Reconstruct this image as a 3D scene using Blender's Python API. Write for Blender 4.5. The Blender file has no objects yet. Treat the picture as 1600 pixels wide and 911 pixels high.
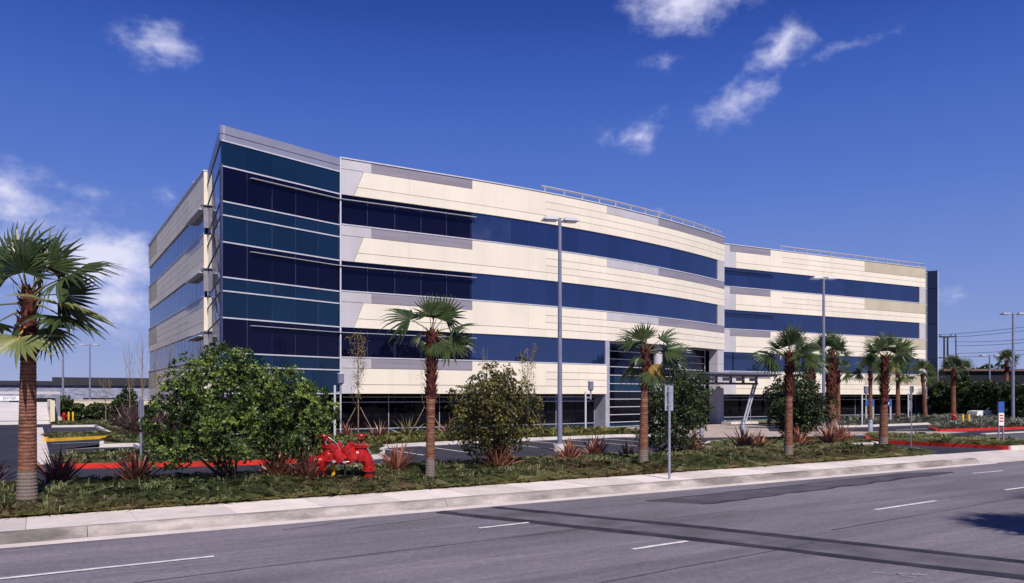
import bpy, bmesh, math, random
import numpy as np
from mathutils import Vector, Matrix
# World axes: +X runs along the street (to the right), +Y runs from the street towards the building, Z up, metres.
S = bpy.context.scene
C = S.collection
R = math.radians

# ------------------------------------------------------------------ camera
cam_d = bpy.data.cameras.new('camera'); cam = bpy.data.objects.new('camera', cam_d); C.objects.link(cam)
cam.location = (0, 0, 2.5); cam.rotation_euler = (R(90), 0, -R(31.32))
cam_d.sensor_width = 36; cam_d.lens = 27.38; cam_d.shift_y = 0.1016
cam_d.clip_start = 0.1; cam_d.clip_end = 6000
S.camera = cam

# ------------------------------------------------------------------ sky, sun, exposure
SUN_EL, SUN_AZ = 47.0, -11.0          # azimuth: degrees from -Y towards +X
W = bpy.data.worlds.new('World'); S.world = W; W.use_nodes = True
def world_nodes():
    nt = W.node_tree; N = nt.nodes; L = nt.links
    N.clear()
    out = N.new('ShaderNodeOutputWorld'); bg = N.new('ShaderNodeBackground')
    sky = N.new('ShaderNodeTexSky'); sky.sky_type = 'NISHITA'; sky.sun_disc = False
    sky.sun_elevation = R(SUN_EL); sky.sun_rotation = R(180 - SUN_AZ)
    sky.air_density = 1.0; sky.dust_density = 0.25; sky.ozone_density = 6.0; sky.altitude = 100
    hs = N.new('ShaderNodeHueSaturation'); hs.inputs['Saturation'].default_value = 1.12; hs.inputs['Hue'].default_value = 0.518
    L.new(sky.outputs[0], hs.inputs['Color'])
    tc = N.new('ShaderNodeTexCoord'); sep = N.new('ShaderNodeSeparateXYZ'); L.new(tc.outputs['Generated'], sep.inputs[0])
    def m(op, a, b=None, c=None):
        n = N.new('ShaderNodeMath'); n.operation = op
        for i, v in enumerate((a, b, c)):
            if v is None: continue
            if isinstance(v, (int, float)): n.inputs[i].default_value = v
            else: L.new(v, n.inputs[i])
        return n.outputs[0]
    az = m('ARCTAN2', sep.outputs[0], sep.outputs[1]); el = m('ARCSINE', sep.outputs[2])
    comb = N.new('ShaderNodeCombineXYZ'); L.new(az, comb.inputs[0]); L.new(el, comb.inputs[1])
    # warp the coordinates so that cloud outlines are ragged
    nz = N.new('ShaderNodeTexNoise'); nz.inputs['Scale'].default_value = 26; nz.inputs['Detail'].default_value = 5; L.new(tc.outputs['Generated'], nz.inputs['Vector'])
    wv = N.new('ShaderNodeVectorMath'); wv.operation = 'SUBTRACT'; L.new(nz.outputs['Color'], wv.inputs[0]); wv.inputs[1].default_value = (.5, .5, .5)
    ws = N.new('ShaderNodeVectorMath'); ws.operation = 'SCALE'; L.new(wv.outputs[0], ws.inputs[0]); ws.inputs['Scale'].default_value = 0.045
    wa = N.new('ShaderNodeVectorMath'); wa.operation = 'ADD'; L.new(comb.outputs[0], wa.inputs[0]); L.new(ws.outputs[0], wa.inputs[1])
    clouds = [  # azimuth, elevation, half width, half height, tilt, thickness
        (.775, .470, .110, .050, 0, 1.6), (.880, .400, .050, .030, .5, 1.3), (.825, .350, .062, .032, .45, 1.0), (.945, .391, .062, .014, .25, .5),
        (.735, .396, .030, .013, .1, .5), (.708, .320, .040, .028, .3, .9), (.672, .315, .022, .014, 0, .45), (.117, .387, .050, .034, .1, 1.05),
        (-.030, .212, .100, .046, -.25, 1.15), (.066, .156, .078, .050, 0, 2.0), (.060, .110, .130, .060, 0, 1.1), (-.02, .15, .09, .05, 0, .9),
        (.135, .232, .024, .014, .2, .6), (1.060, .112, .034, .017, -.2, .62), (.740, .226, .012, .008, 0, .5), (.060, .222, .055, .014, .1, .5),
        # the same kind of sky all the way round
        (-.55, .52, .10, .035, .2, .8), (-1.05, .34, .14, .04, 0, .8), (-1.5, .42, .09, .04, -.3, .7), (-2.1, .25, .12, .035, .2, .8), (-2.8, .38, .08, .03, .1, .7),
        (1.55, .30, .10, .035, .2, .8), (2.1, .45, .10, .04, -.2, .7), (2.6, .20, .14, .035, 0, .8), (1.3, .62, .09, .04, .4, .7), (.3, .75, .10, .05, .3, .7), (3.0, .7, .1, .05, 0, .6)]
    acc = None
    for (a, e, w, h, t, k) in clouds:
        s = N.new('ShaderNodeVectorMath'); s.operation = 'SUBTRACT'; L.new(wa.outputs[0], s.inputs[0]); s.inputs[1].default_value = (a, e, 0)
        r = N.new('ShaderNodeVectorRotate'); r.rotation_type = 'Z_AXIS'; L.new(s.outputs[0], r.inputs['Vector']); r.inputs['Angle'].default_value = -t
        q = N.new('ShaderNodeVectorMath'); q.operation = 'MULTIPLY'; L.new(r.outputs[0], q.inputs[0]); q.inputs[1].default_value = (1/w, 1/h, 0)
        ln = N.new('ShaderNodeVectorMath'); ln.operation = 'LENGTH'; L.new(q.outputs[0], ln.inputs[0])
        v = m('MULTIPLY', m('SUBTRACT', 1.0, ln.outputs['Value']), k)
        acc = v if acc is None else m('MAXIMUM', acc, v)
    n2 = N.new('ShaderNodeTexNoise'); n2.inputs['Scale'].default_value = 30; n2.inputs['Detail'].default_value = 9; n2.inputs['Roughness'].default_value = .62
    mp = N.new('ShaderNodeMapping'); mp.inputs['Scale'].default_value = (1, 1, 1.6); L.new(tc.outputs['Generated'], mp.inputs[0]); L.new(mp.outputs[0], n2.inputs['Vector'])
    dens = m('ADD', acc, m('MULTIPLY', m('SUBTRACT', n2.outputs['Fac'], .52), 1.75))
    sm = N.new('ShaderNodeMapRange'); sm.interpolation_type = 'SMOOTHSTEP'; L.new(dens, sm.inputs['Value'])
    sm.inputs['From Min'].default_value = 0.0; sm.inputs['From Max'].default_value = 1.5; sm.inputs['To Max'].default_value = .90
    ccol = N.new('ShaderNodeMix'); ccol.data_type = 'RGBA'; L.new(sm.outputs[0], ccol.inputs[0])
    ccol.inputs[6].default_value = (4.6, 4.9, 7.4, 1); ccol.inputs[7].default_value = (7.0, 6.9, 8.3, 1)
    # the lower air is a pale lavender haze, the same all the way round
    rm = N.new('ShaderNodeValToRGB'); L.new(m('DIVIDE', el, 1.2), rm.inputs[0])
    cr = rm.color_ramp; cr.elements[0].position = 0; cr.elements[0].color = (.37, .43, .75, 1); cr.elements[1].position = 1; cr.elements[1].color = (.008, .030, .20, 1)
    for p, c in ((.047, (.30, .38, .75)), (.12, (.20, .305, .74)), (.21, (.112, .218, .69)), (.306, (.056, .142, .59)), (.38, (.025, .078, .42)), (.5, (.014, .050, .30))):
        e = cr.elements.new(p); e.color = (*c, 1)
    rs = N.new('ShaderNodeVectorMath'); rs.operation = 'SCALE'; L.new(rm.outputs[0], rs.inputs[0]); rs.inputs['Scale'].default_value = 7.0
    hz = N.new('ShaderNodeMix'); hz.data_type = 'RGBA'; hz.inputs[0].default_value = .9; L.new(hs.outputs[0], hz.inputs[6]); L.new(rs.outputs[0], hz.inputs[7])
    mx = N.new('ShaderNodeMix'); mx.data_type = 'RGBA'; L.new(sm.outputs[0], mx.inputs[0]); L.new(hz.outputs[2], mx.inputs[6]); L.new(ccol.outputs[2], mx.inputs[7])
    L.new(mx.outputs[2], bg.inputs[0]); bg.inputs[1].default_value = 0.10
    L.new(bg.outputs[0], out.inputs[0])
world_nodes()
W.cycles.sampling_method = 'MANUAL'; W.cycles.sample_map_resolution = 256
sun_d = bpy.data.lights.new('sun', 'SUN'); sun = bpy.data.objects.new('sun', sun_d); C.objects.link(sun)
sun_d.energy = 4.2; sun_d.angle = R(.53); sun_d.color = (1, .93, .84)
sv = Vector((math.sin(R(SUN_AZ))*math.cos(R(SUN_EL)), -math.cos(R(SUN_AZ))*math.cos(R(SUN_EL)), math.sin(R(SUN_EL))))
sun.rotation_euler = sv.to_track_quat('Z', 'Y').to_euler(); sun.location = sv*60
S.view_settings.view_transform = 'Standard'; S.view_settings.look = 'None'
S.view_settings.exposure = 0.27; S.view_settings.gamma = 1.0; S.view_settings.use_curve_mapping = False
S.render.engine = 'CYCLES'
S.cycles.max_bounces = 6; S.cycles.diffuse_bounces = 3; S.cycles.glossy_bounces = 3; S.cycles.transmission_bounces = 3; S.cycles.transparent_max_bounces = 6

# ------------------------------------------------------------------ helpers
class MB:
    """collects shapes and links them as one mesh object"""
    def __init__(s): s.v = []; s.f = []
    def quad(s, *p):
        b = len(s.v); s.v += [tuple(q) for q in p]; s.f.append(tuple(range(b, b+len(p)))); return s
    def box(s, x0, x1, y0, y1, z0, z1):
        b = len(s.v)
        s.v += [(x0,y0,z0),(x1,y0,z0),(x1,y1,z0),(x0,y1,z0),(x0,y0,z1),(x1,y0,z1),(x1,y1,z1),(x0,y1,z1)]
        s.f += [tuple(b+i for i in q) for q in ((3,2,1,0),(4,5,6,7),(0,1,5,4),(1,2,6,5),(2,3,7,6),(3,0,4,7))]; return s
    def obox(s, c, u, v, w, hu, hv, hw):
        c, u, v, w = Vector(c), Vector(u)*hu, Vector(v)*hv, Vector(w)*hw
        b = len(s.v)
        s.v += [tuple(c+a*u+d*v+e*w) for e in (-1, 1) for a, d in ((-1,-1),(1,-1),(1,1),(-1,1))]
        s.f += [tuple(b+i for i in q) for q in ((3,2,1,0),(4,5,6,7),(0,1,5,4),(1,2,6,5),(2,3,7,6),(3,0,4,7))]; return s
    def prism(s, poly, z0, z1):
        b = len(s.v); n = len(poly)
        s.v += [(p[0], p[1], z0) for p in poly] + [(p[0], p[1], z1) for p in poly]
        s.f.append(tuple(b+n+i for i in range(n))); s.f.append(tuple(b+n-1-i for i in range(n)))
        s.f += [(b+i, b+(i+1) % n, b+n+(i+1) % n, b+n+i) for i in range(n)]; return s
    def tube(s, path, rad, n=8, cap=True):
        path = [Vector(p) for p in path]; k = len(path)
        if not hasattr(rad, '__len__'): rad = [rad]*k
        b = len(s.v); ref = None
        for i, p in enumerate(path):
            t = (path[min(i+1, k-1)]-path[max(i-1, 0)]).normalized()
            if ref is None: ref = Vector((0, 0, 1)) if abs(t.z) < .9 else Vector((1, 0, 0))
            u = t.cross(ref).normalized(); w = u.cross(t).normalized(); ref = w
            for j in range(n):
                a = 2*math.pi*j/n; s.v.append(tuple(p+rad[i]*(math.cos(a)*u+math.sin(a)*w)))
        for i in range(k-1):
            for j in range(n):
                s.f.append((b+i*n+j, b+i*n+(j+1) % n, b+(i+1)*n+(j+1) % n, b+(i+1)*n+j))
        if cap:
            s.f.append(tuple(b+n-1-j for j in range(n))); s.f.append(tuple(b+(k-1)*n+j for j in range(n)))
        return s
    def cyl(s, x, y, z0, z1, r0, r1=None, n=16): return s.tube([(x, y, z0), (x, y, z1)], [r0, r0 if r1 is None else r1], n)
    def disc(s, c, axis, r, h, n=16):
        c = Vector(c); a = Vector(axis).normalized(); return s.tube([c-a*h/2, c+a*h/2], r, n)
    def ball(s, c, r, n=12, m=8, sc=(1, 1, 1)):
        b = len(s.v)
        for i in range(m+1):
            t = math.pi*i/m
            for j in range(n):
                a = 2*math.pi*j/n
                s.v.append((c[0]+sc[0]*r*math.sin(t)*math.cos(a), c[1]+sc[1]*r*math.sin(t)*math.sin(a), c[2]+sc[2]*r*math.cos(t)))
        for i in range(m):
            for j in range(n): s.f.append((b+i*n+j, b+(i+1)*n+j, b+(i+1)*n+(j+1) % n, b+i*n+(j+1) % n))
        return s
    def mesh(s, name, mat=None, smooth=False):
        me = bpy.data.meshes.new(name); me.from_pydata(s.v, [], s.f)
        if mat: me.materials.append(mat)
        if smooth:
            me.polygons.foreach_set('use_smooth', [True]*len(me.polygons))
            try: me.set_sharp_from_angle(angle=R(40))
            except Exception: pass
        me.update(); return me
    def build(s, name, mat, parent=None, smooth=False, world=True):
        return link(name, s.mesh(name, mat, smooth), parent, world)
def link(name, me, parent=None, world=True):
    o = bpy.data.objects.new(name, me); C.objects.link(o)
    if parent is not None:
        o.parent = parent
        if world: o.matrix_parent_inverse = WM(parent).inverted()
    return o
_wm = {}
def WM(o):
    if o.parent is not None: return WM(o.parent) @ o.matrix_parent_inverse @ o.matrix_basis
    return o.matrix_basis
def tag(o, label, cat, group=None):
    o['label'] = label; o['category'] = cat
    if group: o['group'] = group
    return o
def thing(name, label, cat, loc=(0, 0, 0), rz=0, group=None, sc=1):
    o = bpy.data.objects.new(name, None); C.objects.link(o); o.empty_display_size = .3
    o.location = loc; o.rotation_euler = (0, 0, rz); o.scale = (sc, sc, sc)
    return tag(o, label, cat, group)
def struct(o, kind='structure'): o['kind'] = kind; return o
def copy_tree(o, parent=None):
    c = o.copy(); C.objects.link(c); c.parent = parent
    if parent is not None: c.matrix_parent_inverse = o.matrix_parent_inverse.copy()
    for ch in list(o.children): copy_tree(ch, c)
    return c
def np_mesh(name, V, F, mat, smooth=False):
    """V (n,3), F (m,k) arrays, one polygon size"""
    me = bpy.data.meshes.new(name); V = np.asarray(V, np.float32); F = np.asarray(F, np.int32)
    me.vertices.add(len(V)); me.vertices.foreach_set('co', V.ravel())
    k = F.shape[1]; me.loops.add(F.size); me.loops.foreach_set('vertex_index', F.ravel())
    me.polygons.add(len(F)); me.polygons.foreach_set('loop_start', np.arange(0, F.size, k, dtype=np.int32))
    if smooth: me.polygons.foreach_set('use_smooth', np.ones(len(F), bool))
    me.update(calc_edges=True); me.materials.append(mat); return me

# ------------------------------------------------------------------ materials
def mat(name, col, rough=.8, spec=.5, metal=0., var=.12, scale=3., bump=0., bscale=40., col2=None, fine=0., fscale=60., coords='Object', ior=1.45, island=0., stretch=None, coat=0.):
    """procedural principled material: base colour mottled by two noises (wear and grain), optional bump, optional per-piece variation"""
    m = bpy.data.materials.new(name); m.use_nodes = True
    nt = m.node_tree; N = nt.nodes; L = nt.links; b = N['Principled BSDF']
    b.inputs['Roughness'].default_value = rough; b.inputs['Specular IOR Level'].default_value = spec
    b.inputs['Metallic'].default_value = metal; b.inputs['IOR'].default_value = ior; b.inputs['Coat Weight'].default_value = coat
    if coords == 'World': src = N.new('ShaderNodeNewGeometry').outputs['Position']
    else: src = N.new('ShaderNodeTexCoord').outputs[coords]
    if stretch:
        mp = N.new('ShaderNodeMapping'); mp.inputs['Scale'].default_value = stretch; L.new(src, mp.inputs[0]); src = mp.outputs[0]
    def noise(sc, det=4):
        n = N.new('ShaderNodeTexNoise'); n.inputs['Scale'].default_value = sc; n.inputs['Detail'].default_value = det; L.new(src, n.inputs['Vector']); return n.outputs['Fac']
    c2 = col2 or tuple(max(0, c*(1-2*var)) for c in col); c1 = col if col2 else tuple(min(1, c*(1+.5*var)) for c in col)
    mr = N.new('ShaderNodeMapRange'); L.new(noise(scale), mr.inputs[0]); mr.inputs[1].default_value = .35; mr.inputs[2].default_value = .65
    mx = N.new('ShaderNodeMix'); mx.data_type = 'RGBA'; L.new(mr.outputs[0], mx.inputs[0]); mx.inputs[6].default_value = (*c2, 1); mx.inputs[7].default_value = (*c1, 1)
    cur = mx.outputs[2]
    def mulv(fac, lo, hi, f0=.3, f1=.7):
        nonlocal cur
        r = N.new('ShaderNodeMapRange'); L.new(fac, r.inputs[0]); r.inputs[1].default_value = f0; r.inputs[2].default_value = f1; r.inputs[3].default_value = lo; r.inputs[4].default_value = hi
        v = N.new('ShaderNodeMix'); v.data_type = 'RGBA'; v.blend_type = 'MULTIPLY'; v.inputs[0].default_value = 1; L.new(cur, v.inputs[6]); L.new(r.outputs[0], v.inputs[7]); cur = v.outputs[2]
    if fine: mulv(noise(fscale, 2), 1-fine, 1+fine)
    if island:
        g = N.new('ShaderNodeNewGeometry'); mulv(g.outputs['Random Per Island'], 1-island, 1+island, 0, 1)
    L.new(cur, b.inputs['Base Color'])
    if bump:
        bp = N.new('ShaderNodeBump'); bp.inputs['Strength'].default_value = bump; bp.inputs['Distance'].default_value = .02; L.new(noise(bscale, 5), bp.inputs['Height']); L.new(bp.outputs[0], b.inputs['Normal'])
    return m
def leafmat(name, c_lo, c_hi, rough=.45, trans=.35, scale=1.2, spec=.5, tone=False):
    m = bpy.data.materials.new(name); m.use_nodes = True
    nt = m.node_tree; N = nt.nodes; L = nt.links; b = N['Principled BSDF']; out = N['Material Output']
    g = N.new('ShaderNodeNewGeometry'); n = N.new('ShaderNodeTexNoise'); n.inputs['Scale'].default_value = scale; n.inputs['Detail'].default_value = 3; L.new(g.outputs['Position'], n.inputs['Vector'])
    a = N.new('ShaderNodeMath'); a.operation = 'MULTIPLY_ADD'; L.new(g.outputs['Random Per Island'], a.inputs[0]); a.inputs[1].default_value = .6
    s2 = N.new('ShaderNodeMapRange'); L.new(n.outputs['Fac'], s2.inputs[0]); s2.inputs[1].default_value = .3; s2.inputs[2].default_value = .7; s2.inputs[3].default_value = -.15; s2.inputs[4].default_value = .5
    L.new(s2.outputs[0], a.inputs[2])
    fac = a.outputs[0]
    if tone: at = N.new('ShaderNodeAttribute'); at.attribute_name = 'tone'; fac = at.outputs['Fac']
    cl = N.new('ShaderNodeMix'); cl.data_type = 'RGBA'; cl.clamp_factor = True; L.new(fac, cl.inputs[0]); cl.inputs[6].default_value = (*c_lo, 1); cl.inputs[7].default_value = (*c_hi, 1)
    L.new(cl.outputs[2], b.inputs['Base Color']); b.inputs['Roughness'].default_value = rough; b.inputs['Specular IOR Level'].default_value = spec
    t = N.new('ShaderNodeBsdfTranslucent'); L.new(cl.outputs[2], t.inputs['Color'])
    ms = N.new('ShaderNodeMixShader'); ms.inputs[0].default_value = trans; L.new(b.outputs[0], ms.inputs[1]); L.new(t.outputs[0], ms.inputs[2]); L.new(ms.outputs[0], out.inputs['Surface'])
    return m
def glassmat(name, col, ior=2.0, tint=(1, 1, 1), rough=.015):
    m = bpy.data.materials.new(name); m.use_nodes = True
    nt = m.node_tree; N = nt.nodes; L = nt.links; b = N['Principled BSDF']
    n = N.new('ShaderNodeTexNoise'); n.inputs['Scale'].default_value = .35; n.inputs['Detail'].default_value = 2
    g = N.new('ShaderNodeNewGeometry'); L.new(g.outputs['Position'], n.inputs['Vector'])
    mx = N.new('ShaderNodeMix'); mx.data_type = 'RGBA'; L.new(n.outputs['Fac'], mx.inputs[0]); mx.inputs[6].default_value = (*[c*.75 for c in col], 1); mx.inputs[7].default_value = (*[c*1.25 for c in col], 1)
    oi = N.new('ShaderNodeObjectInfo'); vr = N.new('ShaderNodeMapRange'); L.new(oi.outputs['Random'], vr.inputs[0]); vr.inputs[3].default_value = .8; vr.inputs[4].default_value = 1.22
    vm = N.new('ShaderNodeMix'); vm.data_type = 'RGBA'; vm.blend_type = 'MULTIPLY'; vm.inputs[0].default_value = 1; L.new(mx.outputs[2], vm.inputs[6]); L.new(vr.outputs[0], vm.inputs[7])
    L.new(vm.outputs[2], b.inputs['Base Color'])
    b.inputs['Roughness'].default_value = rough; b.inputs['IOR'].default_value = ior; b.inputs['Specular IOR Level'].default_value = .5; b.inputs['Specular Tint'].default_value = (*tint, 1)
    bp = N.new('ShaderNodeBump'); bp.inputs['Strength'].default_value = .03; bp.inputs['Distance'].default_value = .02
    n2 = N.new('ShaderNodeTexNoise'); n2.inputs['Scale'].default_value = .9; n2.inputs['Detail'].default_value = 1; L.new(g.outputs['Position'], n2.inputs['Vector']); L.new(n2.outputs['Fac'], bp.inputs['Height']); L.new(bp.outputs[0], b.inputs['Normal'])
    return m
M = dict(
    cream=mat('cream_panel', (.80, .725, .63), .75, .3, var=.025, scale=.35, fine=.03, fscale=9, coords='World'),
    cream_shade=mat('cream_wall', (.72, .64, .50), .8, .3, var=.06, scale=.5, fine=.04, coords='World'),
    lgrey=mat('light_grey_panel', (.52, .50, .55), .55, .4, var=.05, scale=.5, coords='World'),
    dgrey=mat('ribbed_grey_panel', (.27, .25, .31), .5, .4, var=.08, scale=.7, coords='World', stretch=(.4, .4, 6)),
    joint=mat('joint_backing', (.13, .10, .085), .9, .2, var=.1),
    tan=mat('tan_panel', (.52, .46, .36), .8, .3, var=.05, scale=.5, coords='World'),
    metal=mat('brushed_metal', (.50, .50, .58), .38, .5, metal=.35, var=.06, scale=2),
    parapet=mat('parapet_metal', (.34, .34, .45), .4, .5, metal=.3, var=.06, scale=.8, coords='World'),
    whitemetal=mat('pale_metal', (.66, .66, .74), .45, .5, metal=.2, var=.05),
    core=mat('dark_core', (.02, .02, .028), .9, .2),
    vision=glassmat('vision_glass_dark', (.003, .003, .013), 1.46, (.50, .55, .95)),
    blueglass=glassmat('blue_reflective_glass', (.010, .018, .062), 2.2, (.52, .66, 1)),
    tealglass=glassmat('teal_spandrel_glass', (.005, .018, .042), 1.62, (.50, .70, 1)),
    finglass=glassmat('fin_glass', (.010, .014, .038), 1.5, (.6, .7, 1)),
    groundglass=glassmat('ground_floor_glass', (.004, .004, .007), 1.40, (.7, .75, 1)),
    road=None,
    lot=mat('new_asphalt', (.030, .030, .048), .85, .35, var=.14, scale=.25, fine=.2, fscale=55, bump=.25, bscale=90, coords='World'),
    grey_asphalt=mat('grey_asphalt', (.115, .112, .135), .88, .3, var=.12, scale=.5, fine=.15, fscale=60, bump=.2, bscale=90, coords='World'),
    patch=mat('asphalt_patch', (.098, .089, .114), .88, .3, var=.14, scale=1.2, fine=.18, fscale=50, bump=.25, bscale=80, coords='World'),
    trench=mat('trench_asphalt', (.150, .136, .168), .88, .3, var=.14, scale=1.2, fine=.22, fscale=42, bump=.25, bscale=80, coords='World'),
    tar=mat('tar_seal', (.038, .035, .052), .7, .4, var=.25, scale=2.5, fine=.2, fscale=30, coords='World'),
    walk=mat('sidewalk_concrete', (.68, .60, .585), .88, .25, var=.07, scale=.6, fine=.05, fscale=35, bump=.12, bscale=60, coords='World'),
    curb=mat('kerb_concrete', (.40, .35, .335), .9, .25, var=.28, scale=1.4, fine=.1, fscale=20, bump=.15, bscale=40, coords='World', stretch=(.5, 1, 1.8)),
    whitecurb=mat('pale_kerb', (.66, .61, .60), .88, .25, var=.06, scale=1, coords='World'),
    redpaint=mat('red_kerb_paint', (.62, .030, .022), .6, .35, var=.16, scale=1.5, fine=.06, coords='World'),
    yellowpaint=mat('yellow_paint', (.75, .42, .03), .55, .4, var=.1, scale=3),
    paint=mat('road_paint', (.72, .70, .72), .75, .3, var=.12, scale=5, fine=.15, fscale=30, coords='World'),
    dim_paint=mat('worn_paint', (.40, .39, .42), .8, .3, var=.2, scale=4, fine=.3, fscale=25, coords='World'),
    soil=mat('planter_soil', (.20, .155, .10), .95, .2, var=.3, scale=2.2, fine=.25, fscale=30, bump=.4, bscale=25, coords='World', col2=(.13, .14, .065)),
    earth=mat('open_ground', (.16, .14, .11), .95, .2, var=.2, scale=.05, coords='World'),
    paver=mat('pink_paving', (.42, .345, .32), .88, .25, var=.1, scale=1, fine=.08, fscale=18, coords='World'),
    red=mat('red_enamel', (.42, .009, .008), .30, .5, var=.22, scale=9, fine=.12, fscale=40, coat=.2),
    steel=mat('galvanised_steel', (.42, .44, .52), .42, .5, metal=.45, var=.1, scale=5),
    pole=mat('pole_paint', (.25, .26, .36), .4, .5, metal=.25, var=.08, scale=3),
    canopy=mat('canopy_paint', (.13, .13, .20), .45, .5, metal=.2, var=.08),
    darkmetal=mat('dark_metal', (.045, .045, .055), .5, .5, metal=.3),
    lens=mat('lamp_lens', (.80, .80, .84), .3, .5, var=.04),
    bluesign=mat('blue_sign', (.03, .10, .40), .5, .4, var=.04),
    whitesign=mat('white_sign', (.80, .80, .82), .5, .4, var=.04),
    redsign=mat('red_sign', (.60, .03, .03), .5, .4, var=.04),
    bark=mat('shrub_bark', (.07, .045, .032), .9, .3, var=.25, scale=9, bump=.4, bscale=30),
    twig=mat('bare_twig', (.30, .21, .15), .85, .3, var=.2, scale=9),
    stake=mat('wood_stake', (.42, .30, .20), .85, .3, var=.15, scale=9),
    leaf=leafmat('broad_leaf', (.022, .052, .022), (.235, .32, .070), .36, .28, tone=True),
    leaf2=leafmat('bronze_leaf', (.016, .032, .015), (.25, .215, .060), .36, .22, tone=True),
    leafdark=leafmat('dark_leaf', (.014, .028, .015), (.090, .125, .040), .4, .22, tone=True),
    dryleaf=leafmat('dry_leaf', (.16, .13, .04), (.34, .26, .08), .6, .3, 1.5),
    palm=leafmat('palm_leaf', (.018, .040, .015), (.085, .115, .036), .32, .22, 2.0),
    palm_pale=leafmat('palm_leaf_pale', (.15, .19, .06), (.30, .31, .12), .45, .3, 2.0),
    palm_dry=leafmat('palm_leaf_dry', (.30, .17, .04), (.50, .34, .10), .6, .3, 3.0),
    petiole=mat('palm_petiole', (.16, .15, .05), .5, .4, var=.2, scale=8),
    petiole_gold=mat('palm_petiole_gold', (.62, .34, .05), .5, .4, var=.1, scale=8),
    boot=mat('palm_boot', (.115, .034, .026), .85, .25, var=.4, scale=7, fine=.3, fscale=35, bump=.4, bscale=40, island=.4),
    flax=leafmat('red_flax', (.11, .034, .034), (.58, .25, .155), .40, .2, 7.0),
    flaxdark=leafmat('purple_flax', (.050, .020, .026), (.33, .125, .095), .40, .15, 6.0),
    flaxpurple=leafmat('deep_purple_flax', (.020, .011, .018), (.10, .050, .060), .45, .1, 4.0),
    flaxgreen=leafmat('green_flax', (.035, .032, .020), (.26, .22, .10), .40, .1, 4.0),
    grass=leafmat('ground_cover', (.085, .165, .060), (.56, .52, .29), .65, .40, .5, .2),
    grassbrown=leafmat('ground_cover_brown', (.13, .10, .055), (.52, .40, .25), .7, .35, 1.4, .2),
    grassdry=leafmat('ground_cover_tan', (.15, .18, .055), (.50, .45, .18), .65, .3, 1.4, .25),
    silver=leafmat('silver_cover', (.16, .19, .15), (.48, .48, .42), .65, .3, 1.4, .25),
)
def layer(m, scale, stretch, lo, hi, f0, f1):
    """multiply one more stretched noise (streaks, stains, wear) into a material's base colour"""
    nt = m.node_tree; N = nt.nodes; L = nt.links; b = N['Principled BSDF']; src = b.inputs['Base Color'].links[0].from_socket
    g = N.new('ShaderNodeNewGeometry'); mp = N.new('ShaderNodeMapping'); mp.inputs['Scale'].default_value = stretch; L.new(g.outputs['Position'], mp.inputs[0])
    n = N.new('ShaderNodeTexNoise'); n.inputs['Scale'].default_value = scale; n.inputs['Detail'].default_value = 6; n.inputs['Roughness'].default_value = .6; L.new(mp.outputs[0], n.inputs['Vector'])
    r = N.new('ShaderNodeMapRange'); L.new(n.outputs['Fac'], r.inputs[0]); r.inputs[1].default_value = f0; r.inputs[2].default_value = f1; r.inputs[3].default_value = lo; r.inputs[4].default_value = hi
    v = N.new('ShaderNodeMix'); v.data_type = 'RGBA'; v.blend_type = 'MULTIPLY'; v.inputs[0].default_value = 1; L.new(src, v.inputs[6]); L.new(r.outputs[0], v.inputs[7]); L.new(v.outputs[2], b.inputs['Base Color'])
    return m
def object_shift(m, lo, hi):
    nt = m.node_tree; N = nt.nodes; L = nt.links; b = N['Principled BSDF']; src = b.inputs['Base Color'].links[0].from_socket
    oi = N.new('ShaderNodeObjectInfo'); r = N.new('ShaderNodeMapRange'); L.new(oi.outputs['Random'], r.inputs[0]); r.inputs[3].default_value = lo; r.inputs[4].default_value = hi
    v = N.new('ShaderNodeMix'); v.data_type = 'RGBA'; v.blend_type = 'MULTIPLY'; v.inputs[0].default_value = 1; L.new(src, v.inputs[6]); L.new(r.outputs[0], v.inputs[7]); L.new(v.outputs[2], b.inputs['Base Color'])
M['road'] = mat('road_asphalt', (.205, .186, .226), .88, .3, var=.06, scale=.12, fine=.24, fscale=42, bump=.3, bscale=70, coords='World')
layer(M['road'], 1.0, (.06, 1.4, 1), .70, 1.14, .3, .7)      # wheel tracks along the street
layer(M['road'], .5, (.25, 1, 1), .78, 1.1, .35, .65)        # broad oily patches
layer(M['road'], 3.0, (.22, 2.4, 1), .84, 1.10, .3, .7)
layer(M['road'], 9.0, (1, 1, 1), .88, 1.06, .35, .6)
for k in ('patch', 'tar', 'trench'): layer(M[k], 1.3, (.5, 1, 1), .72, 1.15, .3, .7)
for k in ('cream', 'lgrey', 'tan'): layer(M[k], 1.5, (1, 1, .05), .965, 1.02, .35, .65); object_shift(M[k], .96, 1.03)   # rain streaks, panel to panel shade
layer(M['walk'], 2.2, (1, 1, 1), .86, 1.04, .3, .6); layer(M['curb'], 3.0, (.35, 1, 1), .66, 1.08, .3, .6); layer(M['lot'], .8, (1, 1, 1), .8, 1.25, .35, .65)
layer(M['red'], 14, (1, 1, 1), .75, 1.1, .3, .6)
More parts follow.
